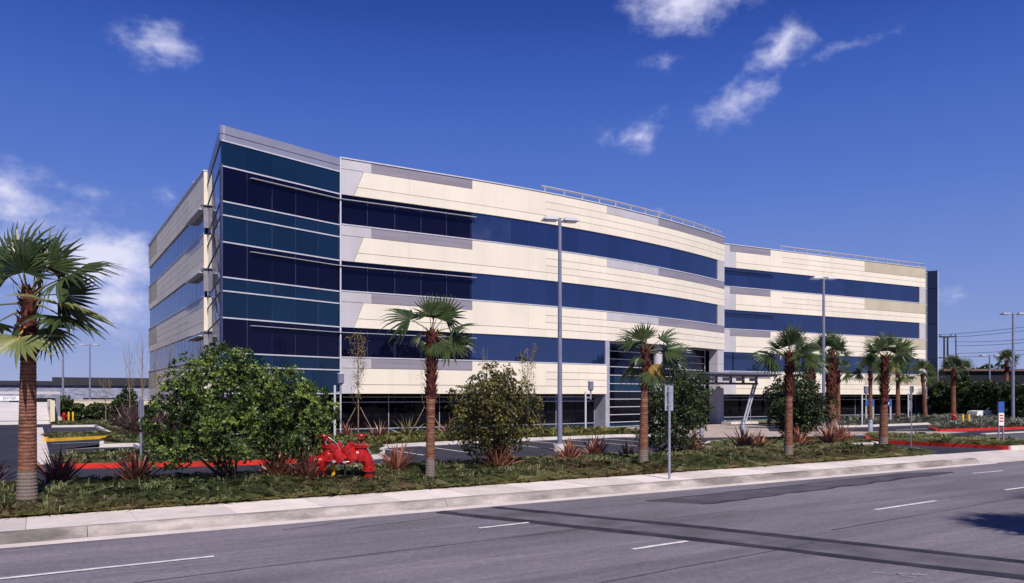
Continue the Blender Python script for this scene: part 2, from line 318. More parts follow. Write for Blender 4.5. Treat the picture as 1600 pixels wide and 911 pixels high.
def trunk_mat(name, z_gray):
    m = mat(name, (.27, .125, .082), .85, .25, var=.3, scale=4, fine=.35, fscale=14, bump=.6, bscale=22, stretch=(1, 1, 4.5), col2=(.13, .055, .040))
    nt = m.node_tree; N = nt.nodes; L = nt.links; b = N['Principled BSDF']; src = b.inputs['Base Color'].links[0].from_socket
    tc = N.new('ShaderNodeTexCoord'); sp = N.new('ShaderNodeSeparateXYZ'); L.new(tc.outputs['Object'], sp.inputs[0])
    wv = N.new('ShaderNodeTexWave'); wv.bands_direction = 'Z'; wv.inputs['Scale'].default_value = 4.2; wv.inputs['Distortion'].default_value = 1.6; wv.inputs['Detail'].default_value = 3; wv.inputs['Detail Scale'].default_value = 2.0; L.new(tc.outputs['Object'], wv.inputs['Vector'])
    wr = N.new('ShaderNodeMapRange'); L.new(wv.outputs['Fac'], wr.inputs[0]); wr.inputs[1].default_value = .0; wr.inputs[2].default_value = .45; wr.inputs[3].default_value = .42; wr.inputs[4].default_value = 1.08
    wm = N.new('ShaderNodeMix'); wm.data_type = 'RGBA'; wm.blend_type = 'MULTIPLY'; wm.inputs[0].default_value = 1; L.new(src, wm.inputs[6]); L.new(wr.outputs[0], wm.inputs[7]); src = wm.outputs[2]
    n = N.new('ShaderNodeTexNoise'); n.inputs['Scale'].default_value = 7; L.new(tc.outputs['Object'], n.inputs['Vector'])
    ad = N.new('ShaderNodeMath'); ad.operation = 'MULTIPLY_ADD'; L.new(n.outputs['Fac'], ad.inputs[0]); ad.inputs[1].default_value = -.10; L.new(sp.outputs[2], ad.inputs[2])
    r = N.new('ShaderNodeMapRange'); L.new(ad.outputs[0], r.inputs[0]); r.inputs[1].default_value = z_gray-.10; r.inputs[2].default_value = z_gray-.03
    n3 = N.new('ShaderNodeTexNoise'); n3.inputs['Scale'].default_value = 16; n3.inputs['Detail'].default_value = 4; L.new(tc.outputs['Object'], n3.inputs['Vector'])
    gm = N.new('ShaderNodeMix'); gm.data_type = 'RGBA'; L.new(n3.outputs['Fac'], gm.inputs[0]); gm.inputs[6].default_value = (.11, .085, .075, 1); gm.inputs[7].default_value = (.26, .205, .185, 1)
    v = N.new('ShaderNodeMix'); v.data_type = 'RGBA'; L.new(r.outputs[0], v.inputs[0]); L.new(gm.outputs[2], v.inputs[6]); L.new(src, v.inputs[7]); L.new(v.outputs[2], b.inputs['Base Color'])
    return m
# ------------------------------------------------------------------ the setting: ground, street, lot, beds
struct(MB().quad((-2500, -2500, -.32), (2500, -2500, -.32), (2500, 2500, -.32), (-2500, 2500, -.32)).build('ground', M['earth']))
road = struct(MB().quad((-180, 2.0, -.2), (260, 2.0, -.2), (260, 16.45, -.2), (-180, 16.45, -.2)).build('road', M['road']))
def strip(path, w, z):
    mb = MB(); P = [Vector((p[0], p[1], 0)) for p in path]; l = []; r = []
    for i, p in enumerate(P):
        t = (P[min(i+1, len(P)-1)]-P[max(i-1, 0)]).normalized(); nn = Vector((-t.y, t.x, 0)); ww = w[i] if hasattr(w, '__len__') else w
        l.append(p+nn*ww/2); r.append(p-nn*ww/2)
    for i in range(len(P)-1): mb.quad((*r[i].xy, z), (*r[i+1].xy, z), (*l[i+1].xy, z), (*l[i].xy, z))
    return mb
def wob(p0, p1, n, a, seed):
    rg = random.Random(seed); return [(p0[0]+(p1[0]-p0[0])*i/n+rg.uniform(-a, a), p0[1]+(p1[1]-p0[1])*i/n+rg.uniform(-a, a)) for i in range(n+1)]
A1 = [(9.42, 16.3), (9.6, 15.8), (11.62, 11.6), (13.6, 6.5), (15.3, 2.1)]; A2 = [(7.95, 16.3), (8.15, 15.8), (10.58, 10.6), (12.45, 5.95), (13.9, 2.1)]
def dens(P, k):
    o = []
    for a, b in zip(P, P[1:]): o += [(a[0]+(b[0]-a[0])*i/k, a[1]+(b[1]-a[1])*i/k) for i in range(k)]
    return o+[P[-1]]
D1, D2 = dens(A1, 6), dens(A2, 6)
tp = MB()
for i in range(len(D1)-1): tp.quad((*D2[i], -.196), (*D2[i+1], -.196), (*D1[i+1], -.196), (*D1[i], -.196))
tp = tp.build('trench_patch', M['trench'], road)
rg = random.Random(4)
for D in (D1, D2): strip([(p[0]+rg.uniform(-.03, .03), p[1]) for p in D], [.30+rg.uniform(-.07, .07) for _ in D], -.192).build('tar_seal', M['tar'], road)
up = wob((13.3, 15.25), (26.0, 16.0), 26, .03, 1); lo = wob((14.0, 14.0), (27.5, 15.3), 26, .09, 2)
pm = MB()
for i in range(26): pm.quad((*lo[i], -.196), (*lo[i+1], -.196), (*up[i+1], -.196), (*up[i], -.196))
pm.build('asphalt_patch', M['patch'], road)
strip(up, .06, -.192).build('tar_seal', M['tar'], road); strip(lo, [.10+rg.uniform(-.05, .08) for _ in lo], -.192).build('tar_seal', M['tar'], road)
for (x0, x1, y0, y1) in ((-.6, 2.52, 13.68, 13.74), (7.64, 8.88, 13.85, 13.92), (27.6, 29.5, 14.72, 14.68), (8.89, 10.26, 10.55, 10.62), (16.86, 19.61, 11.23, 11.38), (23.54, 26.4, 11.66, 11.75), (34, 36.5, 15.0, 15.05), (-9.5, -6.5, 13.6, 13.65)):
    strip(wob((x0, y0), (x1, y1), 6, .006, int(x0*7)), .11, -.188).build('lane_dash', M['paint'], road)
for k, (p, q) in enumerate((((10.85, 7.28), (11.35, 6.72)), ((10.9, 7.05), (11.15, 7.0)), ((11.1, 6.75), (11.0, 6.95)), ((11.2, 6.9), (11.4, 6.85)))):
    strip(wob(p, q, 5, .02, 30+k), .025, -.188).build('survey_mark', M['dim_paint'], road)
# hairline cracks and old joint lines
def crack(p, q, n, a, w, seed):
    rg = random.Random(seed); y = 0; o = []
    for i in range(n+1):
        y = y*.85+rg.uniform(-a, a); o.append((p[0]+(q[0]-p[0])*i/n, p[1]+(q[1]-p[1])*i/n+y))
    strip(o, [w*rg.uniform(.5, 1.4) for _ in o], -.1935).build('crack', M['patch'], road)
for k, (p, q, w) in enumerate((((-4, 12.2), (14, 12.9), .03), ((3, 8.6), (12.2, 9.3), .03), ((13.6, 10.0), (30, 11.2), .03), ((4.2, 15.7), (5.9, 16.2), .03), ((5.4, 15.2), (7.8, 15.6), .03))): crack(p, q, 60, .012, w, 50+k)
gut = struct(MB().box(-180, 32.6, 16.45, 16.80, -.32, -.185).build('gutter', M['walk']))
MB().box(41.5, 260, 16.45, 16.80, -.32, -.185).build('gutter_slab', M['walk'], gut)
kerb = struct(MB().box(-180, 32.0, 17.0, 17.08, -.32, -.03).build('kerb', M['curb']))
def kseg(x0, x1):
    mb = MB(); pr = [(16.76, -.3), (16.76, -.18), (16.90, -.03), (16.93, -.006), (16.97, 0.0), (17.12, 0.0), (17.12, -.3)]; n = len(pr)
    mb.v += [(x0, y, z) for y, z in pr]+[(x1, y, z) for y, z in pr]; mb.f += [tuple(range(n)), tuple(range(2*n-1, n-1, -1))]+[(i, i+n, (i+1) % n+n, (i+1) % n) for i in range(n)]
    return mb.build('kerb_segment', M['curb'], kerb)
x = -60.
while x < 32:
    e = min(x+7.6, 32.0); kseg(x+.006, e-.006); x = e
for a in range(7): x = 42.5+a*7.6; kseg(x+.006, x+7.594)
sw = struct(MB().box(-180, 32.0, 17.12, 18.95, -.32, -.05).build('sidewalk', M['curb']))
M['walk2'] = mat('sidewalk_new', (.78, .69, .67), .88, .25, var=.05, scale=.6, fine=.04, fscale=35, bump=.1, bscale=60, coords='World')
M['walk3'] = mat('sidewalk_worn', (.60, .53, .52), .88, .25, var=.08, scale=.8, fine=.05, fscale=35, bump=.12, bscale=60, coords='World')
for k in ('walk2', 'walk3'): layer(M[k], 2.2, (1, 1, 1), .88, 1.04, .3, .6)
rg = random.Random(11); x = -42.; walk_n = 0
while x < 32:
    e = min(x+1.9, 32.0); z = rg.uniform(-.004, .004)
    mm = M['walk3'] if x < -2 else (M['walk'] if x < 1.8 else M[('walk2', 'walk', 'walk2', 'walk')[walk_n % 4]])
    MB().box(x+.004, e-.004, 17.122, 18.94, -.2, z).build('paving_slab', mm, sw); x = e; walk_n += 1
for a in range(24): x = 42.5+a*1.9; MB().box(x+.008, x+1.892, 17.122, 18.94, -.2, 0).build('paving_slab', M['walk'], sw)
# driveway apron (concrete) rising from the gutter, then grey asphalt
ap = MB(); AX = [(32.0, 42.5, 16.95, -.185), (32.3, 41.6, 17.6, -.10), (32.6, 40.0, 18.95, -.015)]
for a, b in zip(AX, AX[1:]): ap.quad((a[0], a[2], a[3]), (a[1], a[2], a[3]), (b[1], b[2], b[3]), (b[0], b[2], b[3]))
ap.quad((32.0, 16.45, -.186), (42.5, 16.45, -.186), (42.5, 16.95, -.185), (32.0, 16.95, -.185))
apron = struct(ap.build('driveway_apron', M['walk3']))
MB().prism([(30.2, 17.13), (32.0, 17.13), (32.3, 17.6), (32.6, 18.95), (30.2, 18.95)], -.2, .004).build('corner_slab', M['walk'], apron)
struct(MB().quad((32.4, 18.95, -.015), (40.2, 18.95, -.015), (39.0, 30.5, .006), (31.5, 30.5, .006)).build('driveway', M['grey_asphalt']))
lot = struct(MB().prism([(-90, 23.0), (30.5, 23.0), (31.5, 18.97), (170, 18.97), (170, 150), (-90, 150)], -.3, 0).build('parking_lot', M['lot']))
for s in (13.8, 16.15, 18.3, 20.6, 23.0, 25.4, 27.8, 30.2):
    fy = 34.6+.42*(s-13.8)**.62
    strip([(s, 29.8), (s+.06, fy-.1)], .11, .004).build('stall_line', M['paint'], lot)
for k, (p, q) in enumerate((((-2.6, 24.6), (-1.4, 24.6)), ((.45, 38.0), (3.9, 39.0)), ((7.7, 25.5), (8.6, 25.2)), ((12.4, 25.8), (13.1, 25.7)), ((24.8, 27.2), (26.6, 27.2)))):
    strip([p, q], .11, .004).build('stall_line', M['paint'], lot)
for k in range(5): strip([(.6, 57.5+2.5*k), (4.0, 57.5+2.5*k)], .11, .004).build('stall_line', M['dim_paint'], lot)
strip([(.6, 46.8), (3.6, 47.6)], .12, .004).build('stall_line', M['paint'], lot); strip([(53, 33.7), (60, 34.2)], .14, .004).build('lane_arrow', M['paint'], lot)
struct(MB().prism([(-.12, 33.0), (.42, 33.0), (.30, 71.2), (-.15, 71.2)], -.2, .004).build('concrete_swale', M['walk']))
# pavements around the entrance
struct(MB().prism([(33.8, 33.6), (38.5, 31.9), (44.3, 30.4), (50, 28.6), (54.5, 29.4), (52.0, 32.2), (47, 34.2), (43.5, 37.0), (50.2, 43.0), (53.5, 49.6), (42, 48.0), (36.4, 46.3), (33.4, 40)], -.2, .008).build('entrance_paving', M['paver']))
def bed(name, poly, edges, zt=.12, mat_='soil'):
    """raised planting bed: soil prism plus a kerb along the listed edges {edge index: material}"""
    o = struct(MB().prism(poly, -.2, zt).build(name, M[mat_])); n = len(poly)
    for i in range(n):
        k = edges.get(i, edges.get('*'))
        if not k: continue
        a, b = Vector((*poly[i], 0)), Vector((*poly[(i+1) % n], 0)); t = (b-a).normalized(); nn = Vector((t.y, -t.x, 0)); ln = (b-a).length; w = .09
        MB().obox((a+b)/2+nn*w+Vector((0, 0, -.02)), t, nn, (0, 0, 1), ln/2+(.07 if ln > .5 else .03), w, .185+.0007*(i % 3)).build('kerb_run', M[k], o)
    return o
def arcpts(cx, cy, r, a0, a1, n): return [(cx+r*math.cos(R(a0+(a1-a0)*i/n)), cy+r*math.sin(R(a0+(a1-a0)*i/n))) for i in range(n+1)]
far_kerb = [(13.3, 34.6), (15.5, 35.35), (18.7, 35.9), (23.3, 36.4), (29.6, 36.8), (32.6, 36.0), (33.6, 34.6)]
front_poly = [(.76, 30.8), (4.64, 29.4), (9.6, 28.4), (11.6, 29.2), (12.6, 31.6)]+far_kerb+[(33.6, 47.5), (24, 46.3), (15.3, 46.3), (10.4, 45), (9.6, 52), (9.6, 80.6), (.9, 80.6), (1.0, 71.0), (4.0, 70.6), (4.05, 53.3), (4.3, 52.4), (4.5, 49.8), (2.9, 45.2), (2.7, 42.4), (4.15, 42.4), (4.2, 36.8), (.64, 35.8)]
E_ = {0: 'redpaint', 1: 'redpaint', 2: 'whitecurb', 3: 'whitecurb', 4: 'whitecurb'}
E_.update({i: 'whitecurb' for i in range(5, 12)}); E_.update({19: 'whitecurb', 20: 'whitecurb', 24: 'whitecurb', 25: 'whitecurb', 26: 'whitecurb'})
bed('planting_bed', front_poly, E_)
bed('grass_island', [(.42, 49.3), (4.3, 51.6), (4.1, 54.5), (3.3, 56.6), (.8, 55.0)], {0: 'yellowpaint', 1: 'whitecurb', 2: 'whitecurb', 3: 'whitecurb', 4: 'yellowpaint'})
rm = MB(); rm.quad((.38, 40.7, .012), (2.75, 42.3, .012), (2.95, 45.0, .012)); rm.quad((.38, 40.7, .012), (2.95, 45.0, .012), (2.9, 45.0, .16), (2.7, 42.4, .16))
struct(rm.build('kerb_ramp', M['walk']))
bed('tree_island', [(26.0, 24.2), (36.0, 23.9), (37.0, 25.5), (36.4, 28.6), (33.5, 29.8), (29.5, 28.8), (26.6, 26.4)], {'*': 'whitecurb'})
bed('entrance_island', [(38.5, 18.95), (42.3, 18.95), (43.2, 24), (43.6, 27.6), (41.6, 28.2), (38.6, 26.0), (37.75, 24.2), (38.0, 21.5)], {0: 'whitecurb', 1: 'walk', 2: 'walk', 3: 'redpaint', 4: 'redpaint', 5: 'redpaint', 6: 'redpaint', 7: 'redpaint'})
bed('verge', [(43.8, 18.95), (120, 18.95), (120, 19.8), (44.0, 19.8)], {})
struct(MB().box(44.2, 120, 19.8, 26.2, -.2, .012).build('exit_lane', M['grey_asphalt']))
struct(MB().box(52.0, 120, 26.9, 27.25, -.2, .06).build('exit_lane_kerb', M['whitecurb']))
bed('wing_bed', [(50.5, 39.3), (56, 38.4), (63, 38.6), (70, 39.2), (86, 40.2), (86, 51), (56, 53), (54.2, 45)], {0: 'whitecurb', 1: 'whitecurb', 2: 'whitecurb', 3: 'whitecurb'})
bed('side_bed', [(53.4, 30.8), (61, 30.1), (70, 29.6), (110, 33), (110, 60), (90, 60), (88, 40), (70, 37.5), (58, 34.0)], {0: 'redpaint', 1: 'redpaint', 2: 'redpaint', 6: 'whitecurb', 7: 'whitecurb', 8: 'redpaint'})
# street-side planter with its berm
def berm(x, y):
    t = min(1., max(0., (y-18.95)/4.4)); e = min(1., max(0., (32.4-(y-18.95)*.35-x)/2.0))
    return .02+(.22*math.sin(math.pi*min(1, t*1.02)**.9)**.8*(1+.25*math.sin(x*.9)*math.sin(y*1.7+x*.4)))*e**.7+.08*max(0, t-.5)*e
NX, NY = 170, 14; V = []; F = []
for i in range(NX+1):
    for j in range(NY+1):
        y = 18.94+4.4*j/NY; xm = 32.3-(y-18.95)*.40; X_ = -50+(xm+50)*(i/NX)**.9; V.append((X_, y, berm(X_, y)))
for i in range(NX):
    for j in range(NY): a = i*(NY+1)+j; F.append((a, a+NY+1, a+NY+2, a+1))
struct(link('street_planter', np_mesh('street_planter', V, F, M['soil'], True)))
MB().box(-50, 30.4, 23.3, 23.46, -.2, .14).build('kerb_run', M['whitecurb'], bpy.data.objects['street_planter'])
# near side of the street (behind the camera)
struct(MB().box(-180, 260, -1.6, 1.95, -.32, -.02).build('near_sidewalk', M['walk3']))

# ------------------------------------------------------------------ the office building
bld = thing('office_building', 'four storey cream and blue glass office building with a sharp glazed corner', 'building', (8.15, 42.6, 0))
HEAD = [2.62, 6.58, 10.54, 14.50]; TOP = [4.77, 8.73, 12.69, 16.63]
fAB = lambda s: (s, 44.9); 
def fArc(s): return (s, 44.9+max(0., s-24.0)**2/168)
def fW2(s): return (s, 51.7-(s-54.8)*.058)
def fLeft(s): return (8.9, s)             # parameter is Y here; outward is -X
def frame(fn, s, side):
    p = Vector((*fn(s), 0)); q = Vector((*fn(s+.01), 0)); t = (q-p).normalized(); n = Vector((t.y, -t.x, 0)) if side else Vector((-t.y, t.x, 0)); return p, t, n
def slab(mb, fn, s0, s1, z0, z1, out, thick, side=True, seg=1.6, sl=0., sr=0.):
    """plate along a facade line, its front 'out' metres proud; sl shifts the upper left corner"""
    k = max(1, int(math.ceil((s1-s0)/seg))) if fn in (fArc,) else 1
    b = len(mb.v)
    for i in range(k+1):
        u = i/k
        for (z, sh) in ((z0, 0), (z1, sl*(1-u)+sr*u)):
            p, t, n = frame(fn, s0+(s1-s0)*u+sh, side)
            for d in (out, out-thick): mb.v.append((p.x+n.x*d, p.y+n.y*d, z))
    for i in range(k):
        a = b+4*i; c = a+4
        mb.f += [(a, c, c+2, a+2), (a+1, a+3, c+3, c+1), (a+2, c+2, c+3, a+3), (a, a+1, c+1, c)]
    mb.f += [(b, b+2, b+3, b+1), (b+4*k, b+4*k+1, b+4*k+3, b+4*k+2)]
    return mb
G = .014; GV = .004
def panels(fn, head, top, spec, side, parent):
    for (s0, s1, z0, z1, mk, *sl) in spec:
        a = sl[0] if sl else 0
        slab(MB(), fn, s0+GV, s1-GV, head+z0+(G if z0 > 0 else 0), min(head+z1, top)-G, .0, .10, side, sl=a).build('panel', M[mk], parent)
T_ = 2.2
R1, R2, R3 = .54, 1.02, 1.52
spec_ab = [(15.32, 16.2, 0, R3, 'lgrey', 0), (15.32, 17.32, R3, T_, 'lgrey'), (17.32, 19.83, R3, T_, 'dgrey'), (19.83, 24.28, R3, T_, 'dgrey')]
def spec_arc(end):
    o = []
    for (a, b) in ((24.28, 28.74), (28.74, 30.23)): o += [(a, b, 0, R1, 'cream'), (a, b, R1, T_, 'cream')]
    for (a, b, t) in ((30.23, 33.3, 'cream'), (33.3, 36.1, 'cream'), (36.1, 39.2, 'lgrey'), (39.2, 42.16, 'lgrey'), (42.16, 47.2, 'dgrey'), (47.2, 52.58, 'dgrey')):
        if a >= end: break
        o += [(a, b, 0, R1, 'cream'), (a, b, R1, R2, 'cream'), (a, b, R2, R3, 'cream'), (a, b, R3, T_, t)]
    return o
spec_w2 = [(53.0, 55.31, 0, T_, 'lgrey'), (55.31, 56.07, 0, R3, 'lgrey'), (55.31, 60.53, R3, T_, 'dgrey'), (56.07, 60.53, 0, R1, 'cream'), (56.07, 60.53, R1, R3, 'cream'), (60.53, 62.16, 0, R1, 'cream'), (60.53, 62.16, R1, T_, 'cream')]
for (a, b) in ((62.16, 65.6), (65.6, 69.1), (69.1, 74.09)): spec_w2 += [(a, b, 0, R1, 'cream'), (a, b, R1, R2, 'cream'), (a, b, R2, R3, 'cream'), (a, b, R3, T_, 'cream')]
for (a, b) in ((74.09, 79.2), (79.2, 84.2)): spec_w2 += [(a, b, 0, R1, 'cream'), (a, b, R1, R2, 'cream'), (a, b, R2, T_, 'tan')]
spec_left = [(51.95, 57.5, 0, R1, 'cream'), (51.95, 57.5, R1, T_, 'cream')]
for (a, b) in ((57.5, 63.4), (63.4, 69.2), (69.2, 74.6)): spec_left += [(a, b, 0, R1, 'cream'), (a, b, R1, R2, 'cream'), (a, b, R2, R3, 'cream'), (a, b, R3, T_, 'cream')]
spec_left += [(74.6, 80.5, 0, R1, 'cream'), (74.6, 80.5, R1, T_, 'tan')]
spec_left_lo = [q for q in spec_left if not (q[0] == 51.95 and q[2] == R1)]+[(51.95, 57.5, R1, R3, 'cream'), (51.95, 57.5, R3, T_, 'lgrey')]
for k in range(4):
    h, t = HEAD[k], TOP[k]
    # street wing, straight part
    bk = slab(MB(), fAB, 15.33, 24.28, h+.01, t-.01, -.08, .3).build('spandrel', M['joint'], bld)
    panels(fAB, h, t, spec_ab[1:], True, bk)
    slab(MB(), fAB, 15.32+G, 16.2-G, h, h+R3-G, 0, .1, sr=.61).build('panel', M['lgrey'], bk)
    slab(MB(), fAB, 16.2+G, 24.28-GV, h, h+R1-G, .02, .12, sl=.215).build('panel', M['cream'], bk)
    slab(MB(), fAB, 16.42+G, 19.83-GV, h+R1+G, h+R3-G, .02, .12, sl=.39).build('panel', M['cream'], bk)
    slab(MB(), fAB, 19.83+GV, 24.28-GV, h+R1+G, h+R3-G, .02, .12).build('panel', M['cream'], bk)
    end = 36.1 if k == 0 else 52.58
    bk = slab(MB(), fArc, 24.28, end, h+.01, t-.01, -.08, .3).build('spandrel', M['joint'], bld)
    panels(fArc, h, t, spec_arc(end), True, bk)
    bk = slab(MB(), fW2, 53.0, 84.2, h+.01, t-.01, -.08, .3).build('spandrel', M['joint'], bld)
    panels(fW2, h, t, spec_w2, True, bk)
    bk = slab(MB(), fLeft, 51.97, 80.5, h+.01, t-.01, -.08, .3, False).build('spandrel', M['joint'], bld)
    panels(fLeft, h, t, spec_left if k == 3 else spec_left_lo, False, bk)
    MB().box(8.9, 9.35, 51.93, 52.05, h+.003, t-.003).build('panel', M['cream'], bk)
    # pale flashing at sill and head
    if k < 3:
        for fn, a, b, sd in ((fAB, 15.33, 24.28, True), (fArc, 24.28, 51.4, True), (fW2, 53.0, 83.2, True), (fLeft, 52, 80.5, False)):
            if k == 0 and fn is fArc: b = 36.1
            slab(MB(), fn, a, b, t-.008, t+.055, .03, .14, sd).build('sill', M['whitemetal'], bld)
rp = random.Random(3)
def pane(fn, s0, s1, z0, z1, out, mk, parent, side=True, name='pane', tilt=.003):
    mb = MB(); p0, t, n = frame(fn, s0, side); p1, t1, n1 = frame(fn, s1-.01, side)
    a, b = p0+n*out, Vector((*fn(s1), 0))+n1*out
    if side is False or True: pass
    u = (b-a).normalized(); nn = Vector((u.y, -u.x, 0)); nn = nn if nn.dot(n) > 0 else -nn
    e, g = rp.uniform(-tilt, tilt), rp.uniform(-tilt, tilt)
    for (q, z) in ((a, z0), (b, z0), (b, z1), (a, z1)): pass
    A = [a+nn*e, b-nn*e, b-nn*e+nn*g, a+nn*e+nn*g]; zz = (z0, z0, z1, z1)
    f = [(*A[i].xy, zz[i]) for i in range(4)]; r = [((A[i]-nn*.03).x, (A[i]-nn*.03).y, zz[i]) for i in range(4)]
    bb = len(mb.v); mb.v += f+r
    q = [(0, 1, 2, 3), (7, 6, 5, 4), (0, 4, 5, 1), (1, 5, 6, 2), (2, 6, 7, 3), (3, 7, 4, 0)]
    mb.f += [tuple(bb+i for i in w) for w in q]
    o = mb.build(name, M[mk], parent)
    return o
def windows(fn, a, b, n, z0, z1, out, mk, side=True, mull=.03, mm='core'):
    st = [a+(b-a)*i/n for i in range(n+1)]
    fr = MB(); slab(fr, fn, a, b, z0, z1, out-.05, .05, side)
    for s in st: 
        p, t, nn = frame(fn, min(s, b-.02), side); fr.obox((p+nn*(out-.03))+Vector((0, 0, (z0+z1)/2)), t, nn, (0, 0, 1), mull/2, .033, (z1-z0)/2)
    wb = fr.build('window_band', M[mm], bld)
    for i in range(n): pane(fn, st[i]+mull/2, st[i+1]-mull/2, z0+.012, z1-.012, out, mk, wb, side)
    return wb
M['mullion'] = mat('blue_mullion', (.05, .06, .14), .45, .5, metal=.2)
for k in range(3):
    z0, z1 = TOP[k]+.05, HEAD[k+1]
    windows(fAB, 15.33, 24.26, 5, z0, z1, -.16, 'vision', mm='mullion')
    if k: windows(fArc, 24.30, 51.36, 18, z0, z1, -.10, 'blueglass', mull=.02, mm='mullion')
    else: windows(fArc, 24.30, 36.0, 8, z0, z1, -.10, 'blueglass', mull=.02, mm='mullion')
    windows(fW2, 53.0, 83.13, 20, z0, z1, -.10, 'blueglass', mull=.02, mm='mullion')
    windows(fLeft, 52.1, 80.4, 18, z0, z1, -.10, 'blueglass', False, mull=.03, mm='mullion')
    if k: slab(MB(), fArc, 51.36, 52.6, z0-.05, z1, -.01, .35).build('corner_column', M['lgrey'], bld)
    slab(MB(), fW2, 83.13, 84.2, z0-.05, z1, -.01, .35).build('corner_column', M['lgrey'], bld)
    # sunshade shelves on brackets
    for (p, q, nb) in (((9.72, 43.11), (15.33, 44.94), 4), ((15.33, 44.90), (24.5, 44.90), 5), ((53.0, 51.8), (61.0, 51.34), 4)):
        a, b = Vector((*p, z1-.33)), Vector((*q, z1-.33)); t = (b-a).normalized(); n = Vector((t.y, -t.x, 0))
        sh = MB().obox((a+b)/2+n*.10, t, n, (0, 0, 1), (b-a).length/2, .11, .013)
        for i in range(nb+1): sh.obox(a.lerp(b, (i+.02)/(nb+.04))-n*.05, t, n, (0, 0, 1), .012, .1, .015)
        sh.build('sunshade', M['whitemetal'] if p[0] < 40 else M['darkmetal'], bld)
    MB().box(8.58, 9.0, 51.7, 57.0, z1-.36, z1-.30).build('sunshade', M['whitemetal'], bld)
    MB().box(8.84, 9.14, 51.60, 51.64, z1-1.5, z1-.121).box(8.70, 9.25, 51.5, 51.92, z1-.12, z1-.07).build('corner_fin', M['dgrey'], bld)
# roof edge cap
for fn, a, b, sd in ((fAB, 15.33, 24.28, True), (fArc, 24.28, 52.6, True), (fW2, 53.0, 84.25, True), (fLeft, 51.9, 80.55, False)):
    slab(MB(), fn, a, b, 16.63, 16.70, .05, .5, sd).build('roof_cap', M['whitemetal'], bld)
# solid core, roof, soffits
core = [(9.3, 44.4), (15.6, 46.9), (24, 46.9)]+[(s, fArc(s)[1]+2.0) for s in (28, 32, 36, 40, 44, 48, 52.2)]+[(54.5, 53.8), (84.0, 52.2), (86, 80), (10.9, 80.3), (10.9, 52.3)]
MB().prism(core, 0, 16.0).build('core_wall', M['core'], bld)
roofp = [(8.6, 43.2), (15.4, 45.2), (24, 45.2)]+[(s, fArc(s)[1]+.3) for s in (28, 32, 36, 40, 44, 48, 52.4)]+[(53.1, 52.1), (84.0, 50.3), (85.8, 79.9), (9.2, 80.2), (9.5, 52)]
MB().prism(roofp, 16.02, 16.2).build('roof', M['lgrey'], bld)
def _pr(poly, a, b): MB().prism(poly, a, b).build('soffit', M['dgrey'], bld)
_pr([(15.4, 45.0), (24, 45.0), (24, 46.95), (15.4, 46.95)], 2.60, 2.66)
xs = (24, 27, 30, 33, 36.0)
for a, b in zip(xs, xs[1:]): _pr([(a, fArc(a)[1]+.1), (b, fArc(b)[1]+.1), (b, fArc(b)[1]+2.1), (a, fArc(a)[1]+2.1)], 2.60, 2.66)
_pr([(53.1, 51.9), (84, 50.1), (84, 52.4), (53.1, 54.2)], 2.60, 2.66); _pr([(9.0, 52.1), (11, 52.1), (11, 80.2), (9.0, 80.2)], 2.60, 2.66)
xs = (36.0, 40, 44, 48, 52.4)
for a, b in zip(xs, xs[1:]): _pr([(a, fArc(a)[1]+.1), (b, fArc(b)[1]+.1), (b, fArc(b)[1]+2.1), (a, fArc(a)[1]+2.1)], 6.56, 6.62)
# ground floor glazing, set back under the spandrel
def groundglass(fn, a, b, n, side=True, out=-1.1):
    g = MB(); st = [a+(b-a)*i/n for i in range(n+1)]
    slab(g, fn, a, b, .05, .14, out+.04, .1, side)
    for z in (.42, 2.06, 2.38): slab(g, fn, a, b, z, z+.055, out+.04, .08, side)
    for s in st[::2]:
        p, t, nn = frame(fn, min(s, b-.02), side); g.obox(p+nn*(out-.005)+Vector((0, 0, 1.3)), t, nn, (0, 0, 1), .022, .025, 1.3)
    gb = g.build('storefront_frame', M['metal'], bld)
    for i in range(n):
        pane(fn, st[i]+.02, st[i+1]-.02, .14, .42, out, 'tealglass', gb, side); pane(fn, st[i]+.02, st[i+1]-.02, .475, 2.06, out, 'groundglass', gb, side)
        pane(fn, st[i]+.02, st[i+1]-.02, 2.115, 2.38, out, 'groundglass', gb, side); pane(fn, st[i]+.02, st[i+1]-.02, 2.435, 2.62, out, 'groundglass', gb, side)
groundglass(fAB, 15.33, 24.2, 5); groundglass(fArc, 24.3, 35.9, 6); groundglass(fW2, 54.0, 84.0, 12); groundglass(fLeft, 52.2, 80.2, 8, False)
